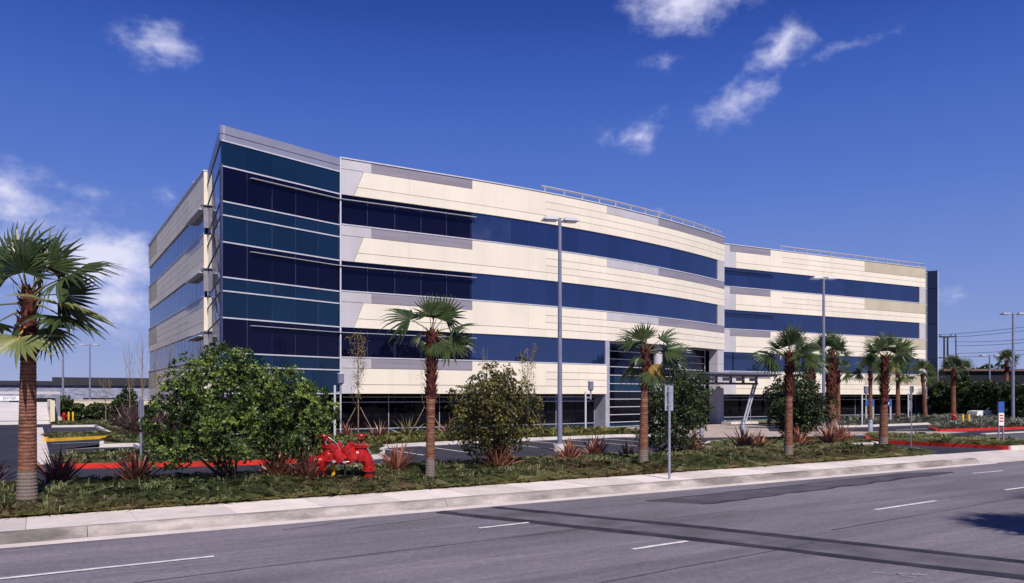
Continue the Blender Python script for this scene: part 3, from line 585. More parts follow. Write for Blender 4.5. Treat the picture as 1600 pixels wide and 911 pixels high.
# two storey lobby glazing behind the bend
def lobby():
    g = MB(); a, b, n, out = 36.35, 51.2, 8, -1.2; st = [a+(b-a)*i/n for i in range(n+1)]; zs = [.06, .42, 1.0, 1.6, 2.2, 2.8, 3.4, 4.05, 4.7, 5.3, 5.9, 6.5]
    for z in zs: slab(g, fArc, a, b, z, z+.05, out+.05, .09)
    for s in st[::4]:
        p, t, nn = frame(fArc, s, True); g.obox(p+nn*(out+.0)+Vector((0, 0, 3.25)), t, nn, (0, 0, 1), .03, .03, 3.25)
    gb = g.build('lobby_frame', M['whitemetal'], bld)
    for i in range(n):
        for j, (z0, z1) in enumerate(zip(zs, zs[1:])):
            if j == 0: mk = 'tealglass'
            elif 5 <= j <= 6: mk = 'tealglass'
            else: mk = 'groundglass' if j < 5 else 'vision'
            pane(fArc, st[i]+.01, st[i+1]-.01, z0+.05, z1, out, mk, gb)
    p, t, nn = frame(fArc, 36.2, True)
    MB().obox(p-nn*.7+Vector((0, 0, 3.28)), t, nn, (0, 0, 1), .22, .68, 3.3).build('pier', M['metal'], bld)
    MB().cyl(42.9, fArc(42.9)[1]+.75, 0, 6.58, .36, n=24).build('round_column', M['lgrey'], bld, smooth=True)
    for z0, z1 in ((0, 1.95), (1.96, 3.95), (3.96, 5.3), (5.31, 6.57)):
        p, t, nn = frame(fArc, 51.95, True); MB().obox(p-nn*.45+Vector((0, 0, (z0+z1)/2)), t, nn, (0, 0, 1), .62, .40, (z1-z0)/2-.004).build('column_casing', M['lgrey'], bld)
lobby()
# glazed prow at the near corner
PA, PB, PC = (8.15, 42.6), (15.32, 44.94), (9.16, 52.2)
def fPr(u): return (PA[0]+(PB[0]-PA[0])*u, PA[1]+(PB[1]-PA[1])*u)
def fPl(u): return (PA[0]+(PC[0]-PA[0])*u, PA[1]+(PC[1]-PA[1])*u)
rows = []   # z0, z1, material
for k in range(3): rows += [(HEAD[k], HEAD[k]+1.40, 'tealglass'), (HEAD[k]+1.40, TOP[k]-.03, 'tealglass'), (TOP[k]-.03, HEAD[k+1], 'vision')]
rows += [(14.50, 15.83, 'tealglass')]
for fn, sd, n in ((fPr, True, 5), (fPl, False, 5)):
    g = MB(); gv = MB()
    for z in sorted({r[0] for r in rows} | {15.83}):
        p, t, nn = frame(fn, .5, sd); L_ = (Vector(fn(1))-Vector(fn(0))).length
        g.obox(p-nn*.002+Vector((0, 0, z)), t, nn, (0, 0, 1), L_/2, .035, .035 if sd else .018)
    for i in range(n+1):
        p, t, nn = frame(fn, min(.998, i/n), sd); gv.obox(p-nn*.05+Vector((0, 0, 8.6)), t, nn, (0, 0, 1), .02 if i % n else .03, .04, 6.0)
    cw = g.build('curtain_wall', M['whitemetal'] if sd else M['mullion'], bld)
    gv.build('mullions', M['mullion'], cw)
    for i in range(n):
        for (z0, z1, mk) in rows:
            e = .006/7.5; pane(fn, i/n+e, (i+1)/n-e, z0+.03, z1-.03, -.01, mk if sd else 'blueglass', cw, sd, tilt=.004)
    for (z0, z1) in ((15.87, 16.16), (16.20, 16.63)):
        p, t, nn = frame(fn, .5, sd); L_ = (Vector(fn(1))-Vector(fn(0))).length
        MB().obox(p+nn*-.08+Vector((0, 0, (z0+z1)/2)), t, nn, (0, 0, 1), L_/2-(.0 if sd else .03), .10+(.003 if sd else 0), (z1-z0)/2).build('parapet', M['parapet'], bld)
    # recessed ground floor of the prow
    g2 = MB()
    for z in (.1, .42, 2.06, 2.38):
        p, t, nn = frame(fn, .56, sd); g2.obox(p-nn*1.0+Vector((0, 0, z)), t, nn, (0, 0, 1), L_*.42, .03, .03)
    gf = g2.build('storefront_frame', M['metal'], bld)
    for i in range(5):
        for z0, z1, mk in ((.1, .42, 'tealglass'), (.45, 2.03, 'groundglass'), (2.09, 2.35, 'groundglass'), (2.41, 2.62, 'groundglass')):
            pane(fn, .14+.172*i, .14+.172*(i+1)-.004, z0, z1, -1.0, mk, gf, sd)
MB().prism([(8.3, 42.75), (15.2, 45.0), (15.2, 47), (10, 52.2), (9.2, 52)], 2.56, 2.6).build('soffit', M['dgrey'], bld)
MB().prism([(8.2, 42.68), (15.2, 44.98), (9.4, 52)], 16.6, 16.64).build('roof', M['lgrey'], bld)
MB().cyl(15.36, 44.84, 0.1, 16.6, .05, n=8).build('downpipe', M['whitemetal'], bld)
# dark glass fin at the far end
FA, FB, FC = (84.25, 50.35), (85.3, 50.55), (86.15, 49.75)
for (p, q, nm) in ((FA, FB, 'l'), (FB, FC, 'r')):
    a, b = Vector((*p, 0)), Vector((*q, 0)); fn = lambda u, a=a, b=b: (a.x+(b.x-a.x)*u, a.y+(b.y-a.y)*u)
    g = MB(); pp, t, nn = frame(fn, .5, True); L_ = (b-a).length
    if nm == 'l':
        for z in (2.62, 4.74, 6.58, 8.7, 10.54, 12.66, 14.5, 15.83, 16.3): g.obox(pp+Vector((0, 0, z)), t, nn, (0, 0, 1), L_/2, .03, .04)
    g.obox(b+Vector((0, 0, 8.3)), t, nn, (0, 0, 1), .03, .04, 8.1)
    fr = g.build('fin_frame', M['whitemetal'], bld)
    for k, (z0, z1) in enumerate(((.1, 2.6), (2.64, 6.56), (6.6, 10.5), (10.56, 14.46), (14.54, 16.5))): pane(fn, .02, .98, z0, z1, -.02, 'vision' if nm == 'l' else 'finglass', fr)
MB().prism([(86.15, 49.75), (86.3, 49.85), (86.5, 60), (86.2, 60)], 0, 16.55).build('fin_wall', M['parapet'], bld)
# rooftop rails
def rail(pts, z, step):
    P = [Vector((*p, 0)) for p in pts]; mb = MB(); mb.tube([(p.x, p.y, z+.42) for p in P], .085, 6)
    r = mb.build('roof_rail', M['metal'], bld)
    tot = 0; nxt = .3
    for a, b in zip(P, P[1:]):
        l = (b-a).length
        while nxt < tot+l:
            q = a.lerp(b, (nxt-tot)/l); MB().box(q.x-.05, q.x+.05, q.y-.05, q.y+.05, z-.1, z+.39).build('rail_post', M['metal'], r); nxt += step
        tot += l
rail([(s, fArc(s)[1]+.25) for s in [30.0+i*1.6 for i in range(15)]], 16.7, 1.75)
rail([(62.0, fW2(62)[1]+.25), (84.2, fW2(84.2)[1]+.25)], 16.7, 1.75)
rail([(9.15, 57.0), (9.15, 80.3)], 16.7, 1.75)
# entrance canopy
cn = tag(thing('entrance_canopy', '', ''), 'flat metal entrance canopy carried on a slanted tubular leg', 'canopy'); cn.location = (51.5, 46.5, 0)
MB().prism([(44.0, 44.6), (54.0, 44.6), (54.6, 45.4), (54.2, 49.0), (44.0, 47.2)], 4.22, 4.36).prism([(44.0, 44.75), (53.6, 44.75), (53.8, 49.0), (44.0, 47.2)], 4.10, 4.219).build('roof', M['canopy'], cn)
tr = MB().box(46.2, 53.0, 46.3, 46.55, 3.42, 3.60).build('beam', M['canopy'], cn)
for x in (46.4, 48.1, 49.8, 51.3, 52.9): MB().box(x-.06, x+.06, 46.32, 46.53, 3.6, 4.1).build('post', M['canopy'], cn)
for x in (47.2, 48.9, 50.5, 52.1): MB().box(x-.45, x+.45, 46.0, 46.08, 3.72, 4.0).build('louvre', M['steel'], cn)
leg = MB()
for d in (-.15, .15): leg.tube([(52.72+d, 46.42, 3.45), (51.45+d, 46.42, .28)], .085, 10)
for i in range(6):
    u = i/6; a = Vector((52.72, 46.42, 3.45)).lerp(Vector((51.45, 46.42, .28)), u+.03); b = Vector((52.72, 46.42, 3.45)).lerp(Vector((51.45, 46.42, .28)), u+.17)
    leg.tube([a+Vector((-.15, 0, 0)), b+Vector((.15, 0, 0))], .035, 6)
leg.build('leg', M['steel'], cn, smooth=True)
MB().box(49.3, 52.6, 45.9, 47.0, .1, .28).build('plinth', M['walk'], cn)
# ------------------------------------------------------------------ palms
CR = Vector((math.cos(R(31.32)), -math.sin(R(31.32)), 0)); CF = Vector((math.sin(R(31.32)), math.cos(R(31.32)), 0)); UP = Vector((0, 0, 1))
def frond_mesh(name, mk, seed, Lp=.62, Rf=1.0, n=26, droop=.22, split=.52, ragged=.0, span=150, pet='petiole'):
    """fan leaf: petiole along +X, pleated segments joined near the hand and free towards the tips"""
    rg = random.Random(seed); mb = MB()
    da = R(2*span/n)
    for i in range(n):
        th = R(-span)+da*(i+.5); Rl = Rf*(.70+.30*math.cos(th*.5))*rg.uniform(.90, 1.04)
        if rg.random() < ragged: Rl *= rg.uniform(.5, .8)
        bend = rg.uniform(-.03, .03); tw = rg.uniform(.7, 1.5)*droop
        ring = []
        for (r, w) in ((.02, 1.0), (split*.5, 1.0), (split, .96), (split+(1-split)*.5, .55), (1.0, .04)):
            rr = r*Rl; hw = math.tan(da/2)*min(rr, split*Rl)*w+.002; th2 = th+bend*max(0, r-split)*3
            cx, cy = Lp+rr*math.cos(th2), rr*math.sin(th2); tx, ty = -math.sin(th2), math.cos(th2)
            z = -.30*abs(math.sin(th))*rr*.6+.10*rr-tw*max(0, r-split*.8)**2*Rl*1.6
            fold = hw*.55
            ring.append(((cx-tx*hw, cy-ty*hw, z-fold), (cx, cy, z+fold*.35), (cx+tx*hw, cy+ty*hw, z-fold)))
        b = len(mb.v)
        for t in ring: mb.v += t
        for k in range(len(ring)-1):
            a = b+3*k; mb.f += [(a, a+3, a+4, a+1), (a+1, a+4, a+5, a+2)]
    me = mb.mesh(name, M[mk]); nf = len(mb.f)
    pt = MB().tube([(-.05, 0, -.02), (Lp*.4, 0, .045), (Lp*.8, 0, .03), (Lp+.12, 0, 0)], [.032, .018, .015, .006], 6)
    v0 = len(mb.v); mb.v += pt.v; mb.f += [tuple(v0+i for i in f) for f in pt.f]
    me = mb.mesh(name, M[mk]); me.materials.append(M[pet])
    mi = [0]*nf+[1]*(len(mb.f)-nf); me.polygons.foreach_set('material_index', mi); me.update()
    return me
FR = [frond_mesh('fan_leaf', 'palm', 1, .66, 1.0, 22, .35, .58, .05, 112), frond_mesh('fan_leaf', 'palm', 2, .8, 1.05, 24, .55, .5, .1, 125), frond_mesh('fan_leaf', 'palm', 3, .55, .95, 20, .15, .62, .0, 95), frond_mesh('fan_leaf', 'palm', 4, .75, 1.0, 22, .8, .5, .15, 110), frond_mesh('fan_leaf', 'palm', 8, .7, .9, 18, .25, .55, .2, 85)]
FR_PALE = frond_mesh('fan_leaf', 'palm_pale', 5, .45, 1.0, 22, .3, .6, .35, 120, 'petiole_gold')
FR_DRY = frond_mesh('fan_leaf', 'palm_dry', 6, .4, .95, 18, .6, .4, .4, 70)
def basis(d, up): # orthonormal: x = d
    x = d.normalized(); y = up.cross(x); y = y.normalized() if y.length > 1e-4 else CR.copy(); z = x.cross(y); return Matrix((x, y, z)).transposed()
def palm(label, x, y, z, hc, rb, rt, zg, zs, zb, fsc, fronds, seed, lean=(0, 0), group=None, nbase=0):
    rg = random.Random(seed); o = thing('fan_palm', label, 'palm tree', (x, y, z), 0, group)
    def ax(h): u = h/hc; return (lean[0]*u**1.5, lean[1]*u**1.5)
    mb = MB(); k = int(zs/.035); n = 18; path = []; rad = []
    for i in range(k+1):
        h = -.12+(zs+.12)*i/k; flare = .32*math.exp(-max(0, h)/(.28 if zg > .3 else .15)); r = (rb+(rt-rb)*max(0, h)/zs)*(1+flare*.55)*(1+(.03 if i % 2 else -.025)+rg.uniform(-.012, .012))
        path.append((*ax(max(0, h)), h)); rad.append(r)
    mb.tube(path, rad, n); mb.build('trunk', trunk_mat('palm_trunk', zg), o, world=False)
    # leaf boots: crossed cut leaf bases wrapped round the upper trunk
    bm = MB(); bm.tube([(*ax(zs), zs-.02), (*ax((zs+zb)/2), (zs+zb)/2), (*ax(zb), zb), (*ax(hc), hc)], [rt*.98, rt*1.02, rt*.98, rt*.6], 14)
    h = zs; a = 0
    while h < zb+.1:
        for j in range(5):
            a2 = a+j*2*math.pi/5+rg.uniform(-.2, .2); c = Vector((*ax(h), h)); rr = rt*1.03
            d = Vector((math.cos(a2), math.sin(a2), 0)); tn = Vector((-d.y, d.x, 0))*(1 if j % 2 else -1); L_ = rg.uniform(.16, .26)*max(1, rt/.16); w = rt*.34
            p0 = c+d*rr; p1 = c+d*(rr+.03)+tn*rr*.45+UP*L_*.6; p2 = c+d*(rr+rg.uniform(.03, .11))+tn*rr*.75+UP*L_
            bm.quad(p0-tn*w, p0+tn*w, p1+tn*w*.8, p1-tn*w*.8); bm.quad(p1-tn*w*.8, p1+tn*w*.8, p2+tn*w*.35, p2-tn*w*.35)
            bm.quad(p0+tn*w-d*.05, p0-tn*w-d*.05, p1-tn*w*.8-d*.03, p1+tn*w*.8-d*.03)
        h += .105*max(.7, rt/.16); a += .63
    for j in range(nbase):   # thin fibres and old stalks
        a2 = rg.uniform(0, 6.28); c = Vector((*ax(zb), rg.uniform(zs+.4, zb))); d = Vector((math.cos(a2), math.sin(a2), 0)); bm.tube([c+d*rt, c+d*(rt+.12)+UP*.2, c+d*(rt+.12+rg.uniform(0, .15))+UP*rg.uniform(.3, .7)], [.008, .005, .002], 4)
    bm.build('leaf_boots', M['boot'], o, world=False)
    top = Vector((*ax(hc), hc-.12))
    for fr in fronds:
        phi, dep, s, kind = fr[:4]; roll = fr[4] if len(fr) > 4 else rg.uniform(-35, 35); dz = fr[5] if len(fr) > 5 else 0
        d = (CR*math.cos(R(phi))+UP*math.sin(R(phi))).normalized()*math.sqrt(max(.02, 1-dep*dep))+CF*dep
        ref = (UP-CF*.9) if abs(d.z) < .75 else (-CF+UP*.1 if dep < .3 else CR)
        m = basis(d, ref) @ Matrix.Rotation(R(roll), 3, 'X')
        me = {'p': FR_PALE, 'd': FR_DRY}.get(kind) or FR[rg.randrange(5)]
        f = link('frond', me, o, False); f.matrix_local = Matrix.Translation(top+UP*dz+d*rt*.5) @ m.to_4x4() @ Matrix.Scale(s*fsc, 4)
    return o
def rnd_fronds(seed, n, sc=1.0, low=-35):
    rg = random.Random(seed); o = []
    for i in range(n):
        el = low+(88-low)*((i+.5)/n)**.8; az = i*2.4+rg.uniform(-.4, .4); hx_, dp = math.cos(R(el))*math.cos(az), math.cos(R(el))*math.sin(az)
        phi = math.degrees(math.atan2(math.sin(R(el)), hx_)); o.append((phi, max(-.95, min(.95, dp)), sc*rg.uniform(.85, 1.1), 'g', rg.uniform(-45, 45)))
    return o
palm('large fan palm at the left edge with thick ringed trunk', -.2, 19.59, .10, 4.62, .195, .150, .80, 3.15, 4.45, .88,
     [(96, -.1, 1.0, 'g', 0), (118, .15, 1.05, 'g', 10), (132, -.1, 1.05, 'g', -15), (74, .25, 1.0, 'g', 10), (58, .0, 1.15, 'g', 0), (100, .5, .9, 'g', 0), (84, -.5, .85, 'g', 5),
      (26, -.1, 1.25, 'g', -25), (8, .3, 1.0, 'g', 20), (-10, -.1, 1.45, 'p', -55, -.05), (-24, -.1, 1.2, 'g', -40, -.1), (-84, -.75, 1.1, 'p', 0, -.55), (-55, .1, .8, 'g', -30, -.15), (-125, .2, .7, 'g', 30, -.2), (184, .1, 1.3, 'g', -60, -.1), (208, -.2, 1.2, 'g', 40, -.25)], 1, (.04, .02), nbase=10)
palm('slim fan palm right of the red pipework with lopsided fronds', 9.26, 19.57, .16, 4.18, .125, .115, .62, 2.25, 3.95, .66,
     [(148, .05, 1.32, 'g', 5), (97, -.1, .95, 'g', 0), (74, .1, 1.05, 'g', -10), (55, .1, 1.0, 'g', 10), (88, .55, .9, 'g', 5), (14, .0, 1.2, 'g', -30), (-16, .1, 1.25, 'g', -10), (-30, -.2, 1.1, 'g', 25), (-70, -.4, .75, 'g', 0), (-42, .15, .9, 'd', 0), (195, .3, .65, 'g', 0), (-115, .2, .6, 'g', 0)], 2, (.05, -.02), nbase=16)
palm('fan palm with a yellowing frond before the lobby glass', 17.04, 19.69, .16, 3.90, .165, .115, .58, 2.5, 3.7, .62,
     [(92, 0, 1.0, 'g', 0), (112, -.2, 1.0, 'g', -5), (132, .1, 1.05, 'g', 10), (152, .1, 1.05, 'g', 0), (80, .5, .85, 'g', 0), (38, .0, 1.3, 'g', -20), (6, -.05, 1.6, 'g', -15), (-8, .15, 1.4, 'g', -10), (-140, -.2, .7, 'g', 20), (225, 0, 1.3, 'g', 80, -.1), (-60, -.35, 1.2, 'd', 10, -.15), (-66, -.2, 1.3, 'g', -20, -.15), (120, .6, .8, 'g', 0)], 3, (.12, 0), nbase=6)
palm('dense headed fan palm in front of the round shrub', 24.0, 19.53, .16, 3.95, .155, .13, .50, 2.3, 3.8, .68, rnd_fronds(21, 14, .95, -25)+[(178, -.1, 1.35, 'g', 10), (-12, -.1, 1.4, 'g', -20), (8, .1, 1.3, 'g', -10), (192, .1, 1.2, 'g', 0)], 4, (.05, 0), nbase=6)
palm('fan palm with grey flared foot at the planter end', 30.53, 19.97, .10, 4.05, .19, .145, .66, 2.0, 3.9, .66, rnd_fronds(22, 12, .95, -35)+[(-50, -.3, .9, 'd', 0)]+[(30, -.1, 1.35, 'g', 20), (14, .1, 1.35, 'g', 0), (48, 0, 1.2, 'g', 0), (-30, -.2, 1.0, 'p', 10), (140, -.1, 1.2, 'g', 0)], 5, (.15, .0), nbase=8)
# palms deeper in the site
palm('stout palm with shaggy trunk behind the round shrub', 47.68, 36.94, 0, 4.9, .33, .33, .1, 1.2, 4.8, 1.0, rnd_fronds(31, 13), 6, group='palms round the entrance loop')
palm('tallest stout palm left of the tall lamp post', 51.91, 38.25, 0, 5.7, .38, .36, .5, 2.2, 5.5, 1.1, rnd_fronds(32, 13, 1, 0), 7, group='palms round the entrance loop')
palm('thin palm close behind the tallest stout palm', 56.82, 41.2, .1, 4.5, .17, .15, .3, 3.4, 4.3, .9, rnd_fronds(33, 8), 8, group='palms round the entrance loop')
palm('thin palm beside the blue parking signs', 59.1, 39.82, .1, 4.5, .17, .15, .3, 3.6, 4.3, .95, rnd_fronds(34, 10), 9, group='palms round the entrance loop')
palm('thin upright palm left of the stop sign post', 66.73, 42.22, .1, 4.5, .2, .17, .3, 3.6, 4.3, .95, rnd_fronds(35, 10)+[(-70, -.5, .9, 'p', 0)], 10, group='palms round the entrance loop')
palm('leaning palm at the far end of the building', 70.51, 41.9, .1, 4.4, .19, .15, .3, 3.6, 4.2, .98, rnd_fronds(36, 10), 11, (-.5, 0), group='palms round the entrance loop')
palm('dark palm just beyond the far end of the building', 82.57, 46.01, .1, 5.3, .25, .2, .1, 3.4, 5.1, 1.0, rnd_fronds(37, 15), 12, group='palms beyond the building')
palm('tall slim palm beside the far right lamp post', 101.0, 49.83, .1, 6.7, .24, .2, .1, 5.2, 6.5, 1.0, rnd_fronds(38, 14), 13, group='palms beyond the building')
# palms on the near side of the street, whose shadows fall on the road
palm('palm across the street casting a shadow on the road', 16.5, .9, -.02, 7.0, .2, .17, .5, 5.4, 6.7, 1.25, rnd_fronds(41, 20), 14, group='palms across the street')
palm('farther palm across the street casting a shadow', 21.4, 1.0, -.02, 7.6, .2, .17, .5, 6.0, 7.3, 1.2, rnd_fronds(42, 18), 15, group='palms across the street')

# ------------------------------------------------------------------ broad-leaved trees and shrubs
def leaf_cloud(pts, nrm, per, ln, wd, rs, spread=.75):
    """rosettes of folded leaves at shoot tips; returns V, F (quads: two per leaf)"""
    n = len(pts); k = per; P = np.repeat(pts, k, 0); Nn = np.repeat(nrm, k, 0)
    a = rs.uniform(0, 2*np.pi, n*k); h = np.where(np.abs(Nn[:, 2:3]) < .9, np.array([[0, 0, 1.]]), np.array([[1., 0, 0]]))
    u = np.cross(Nn, h); u /= np.linalg.norm(u, axis=1, keepdims=True); v = np.cross(Nn, u)
    tilt = rs.uniform(.25, 1.25, n*k)*spread/.75
    d = Nn*np.cos(tilt)[:, None]+(u*np.cos(a)[:, None]+v*np.sin(a)[:, None])*np.sin(tilt)[:, None]
    sd = np.cross(d, Nn); sd /= (np.linalg.norm(sd, axis=1, keepdims=True)+1e-6); up = np.cross(sd, d)
    L = (ln*rs.uniform(.65, 1.2, n*k))[:, None]; Wd = (wd*rs.uniform(.75, 1.2, n*k))[:, None]
    b = P+d*.01; m = P+d*L*.55-up*L*.03; t = P+d*L-up*L*.18
    V = np.stack([b, m+sd*Wd+up*Wd*.35, t, m-sd*Wd+up*Wd*.35, m], 1).reshape(-1, 3)
    i = np.arange(n*k)[:, None]*5
    F = np.concatenate([i+np.array([[0, 1, 2, 4]]), i+np.array([[0, 4, 2, 3]])], 0)
    return V, F
def clump_points(lobes, cd, rs, rc=(.13, .24), per=11, inner=.25):
    """clump centres on the lobes' skins (dropped where other lobes cover them), each clump a tuft of shoot tips; tone is per clump (age of the growth)"""
    P = []; Nn = []; T = []
    for li, (c, r) in enumerate(lobes):
        c = np.array(c); r = np.array(r if hasattr(r, '__len__') else (r, r, r)); n = max(4, int(cd*4.2*(r[0]*r[1]+r[0]*r[2]+r[1]*r[2])))
        d = rs.normal(size=(n, 3)); d /= np.linalg.norm(d, axis=1, keepdims=True)
        rad = np.where(rs.random(n) < inner, rs.uniform(.35, .8, n), rs.normal(.96, .09, n)); p = c+d*r*rad[:, None]
        keep = np.ones(n, bool)
        for lj, (c2, r2) in enumerate(lobes):
            if lj == li: continue
            r2 = np.array(r2 if hasattr(r2, '__len__') else (r2, r2, r2)); keep &= (np.linalg.norm((p-np.array(c2))/r2, axis=1) > .72) | (rs.random(n) < .08)
        p = p[keep]; d = d[keep]; n = len(p)
        if not n: continue
        q = rs.uniform(rc[0], rc[1], n); o = d+np.array([0, 0, .5]); o /= np.linalg.norm(o, axis=1, keepdims=True); tone = np.clip(rs.beta(1.1, 1.7, n)*1.1, 0, 1)
        k = per; e = rs.normal(size=(n*k, 3)); e /= np.linalg.norm(e, axis=1, keepdims=True); O = np.repeat(o, k, 0); e = e+O*.75; e /= np.linalg.norm(e, axis=1, keepdims=True)
        P.append(np.repeat(p, k, 0)+e*(np.repeat(q, k)*rs.uniform(.6, 1.05, n*k))[:, None]); Nn.append(e); T.append(np.clip(np.repeat(tone, k)+rs.normal(0, .12, n*k), 0, 1))
    return np.concatenate(P), np.concatenate(Nn), np.concatenate(T)
def shrub(name, label, cat, loc, lobes, dens, per, ln, wd, lm, seed, stems, group=None, inner=.25, bark='bark', rc=(.13, .24), tips=11):
    rs = np.random.RandomState(seed); rg = random.Random(seed); o = thing(name, label, cat, loc, 0, group)
    tb = MB()
    for (bx, by, r0) in stems:
        for _ in range(2):
            c = rg.choice(lobes)[0]; p = Vector((bx, by, -.1)); e = Vector(c)*.92; mid = Vector((bx+(e.x-bx)*.25+rg.uniform(-.1, .1), by+(e.y-by)*.25+rg.uniform(-.1, .1), e.z*.45))
            tb.tube([p, Vector((bx, by, .25)).lerp(mid, .3), mid, mid.lerp(e, .6), e], [r0, r0*.85, r0*.65, r0*.4, r0*.15], 7)
    for (c, r) in lobes:
        r = r if hasattr(r, '__len__') else (r, r, r)
        for _ in range(4):
            d = Vector((rg.uniform(-1, 1), rg.uniform(-1, 1), rg.uniform(-.3, 1))).normalized(); e = Vector(c)+Vector((d.x*r[0], d.y*r[1], d.z*r[2])); s = Vector(c)*.75+Vector((0, 0, 0)); tb.tube([s, s.lerp(e, .5)+Vector((0, 0, .05)), e], [.02, .012, .004], 5)
    tb.build('trunk', M[bark], o, True, False)
    p, nn, tn = clump_points(lobes, dens, rs, rc, tips, inner); V, F = leaf_cloud(p, nn, per, ln, wd, rs)
    me = np_mesh('crown', V, F, M[lm]); at = me.attributes.new('tone', 'FLOAT', 'POINT'); tv = np.clip(np.repeat(tn, per)+rs.normal(0, .10, len(tn)*per), 0, 1); at.data.foreach_set('value', np.repeat(tv, 5).astype(np.float32))
    link('crown', me, o, False)
    return o
def rlobes(seed, n, c, R_, r0, r1, flat=.9):
    rg = random.Random(seed); o = []
    for i in range(n):
        z = 1-2*(i+.5)/n; a = i*2.399+rg.uniform(-.3, .3); q = math.sqrt(1-z*z); k = rg.uniform(.45, .88); r = rg.uniform(r0, r1)
        o.append(((c[0]+R_[0]*k*q*math.cos(a), c[1]+R_[1]*k*q*math.sin(a), c[2]+R_[2]*k*z), (r, r, r*flat)))
    return o
# big shrub tree at the left: lobes laid out along the street direction as seen from it
def cl(u, v, z, r): p = (CR*u+CF*v)*1.06; return ((p.x, p.y, z), r*.94)
LA = [cl(-.95, .0, 2.1, .75), cl(-1.25, .1, 1.25, .62), cl(-.35, -.2, 2.55, .72), cl(.05, .1, 3.12, .42), cl(-.42, .1, 3.22, .30), cl(.35, -.1, 2.5, .7), cl(-.4, -.5, 1.6, .72), cl(.3, -.5, 1.45, .62), cl(-.9, .5, 1.7, .7), cl(0, .6, 2.2, .8), cl(-1.5, -.1, 1.7, .40), cl(-.05, -.35, 2.15, .55), cl(-1.55, 0, .85, .38), cl(.2, -.45, .92, .34), cl(-.15, 0, 3.0, .38), cl(.28, .1, 3.3, .20), cl(-.75, -.3, 2.75, .40), cl(-1.3, -.1, 2.3, .35)]
shrub('shrub_tree', 'largest bushy evergreen tree, left of the red pipework', 'tree', (4.10, 20.6, .18), LA, 8.2, 8, .10, .024, 'leaf', 7, [(-.1, 0, .05), (.1, .1, .05), (0, -.12, .04), (-.2, .1, .04), (.2, -.05, .035), (-.28, -.05, .03)])
LB = [cl(.1, 0, 2.25, .72), cl(.65, -.1, 1.85, .62), cl(-.2, -.3, 1.75, .6), cl(.25, -.45, 1.35, .6), cl(.85, .1, 1.35, .5), cl(.95, -.05, 2.15, .42), cl(.5, .5, 1.7, .65), cl(1.3, -.05, 1.85, .28), cl(.6, 0, 2.55, .38), cl(.15, 0, 1.05, .42), cl(-.25, 0, 2.6, .42), cl(.85, -.1, 1.0, .36), cl(1.2, 0, 1.5, .25), cl(.35, -.2, 2.75, .26)]
shrub('shrub_tree', 'evergreen tree merging with the largest one, nearest the red pipework', 'tree', (5.35, 21.0, .18), LB, 8.2, 8, .10, .024, 'leaf', 8, [(-.05, 0, .055), (.1, .1, .045), (-.12, .06, .04), (.05, -.1, .04)])
shrub('round_shrub', 'rounded bronze tipped shrub between the slim palm and tall lamp', 'shrub', (11.95, 20.7, .15), rlobes(3, 30, (0, 0, 1.75), (1.32, 1.32, 1.36), .26, .50)+[((.1, .2, .75), .42), ((.3, 0, 3.0), .28), ((-.2, .1, 2.95), .25)], 10, 7, .072, .020, 'leaf2', 9, [(.1, 0, .04), (.3, .15, .035), (0, .1, .03)])
shrub('round_shrub', 'dark glossy shrub tree on thin stems behind the bus sign post', 'shrub', (20.35, 21.7, .12), rlobes(4, 30, (.1, 0, 1.95), (1.5, 1.45, 1.46), .28, .52)+[((-.9, .6, 1.0), .4), ((.2, 0, 3.2), .3)], 9, 7, .078, .021, 'leafdark', 10, [(-.3, 0, .03), (-.1, .1, .03), (.1, -.1, .03), (.3, .1, .03), (.45, 0, .025), (0, .2, .03)], inner=.3)
shrub('round_shrub', 'low round dark shrub behind the dense headed palm', 'shrub', (33.0, 26.3, .12), rlobes(5, 26, (0, 0, 1.75), (1.7, 1.7, 1.55), .30, .58), 10, 6, .105, .03, 'leafdark', 11, [(0, 0, .05), (.2, .1, .04), (-.2, 0, .04)])
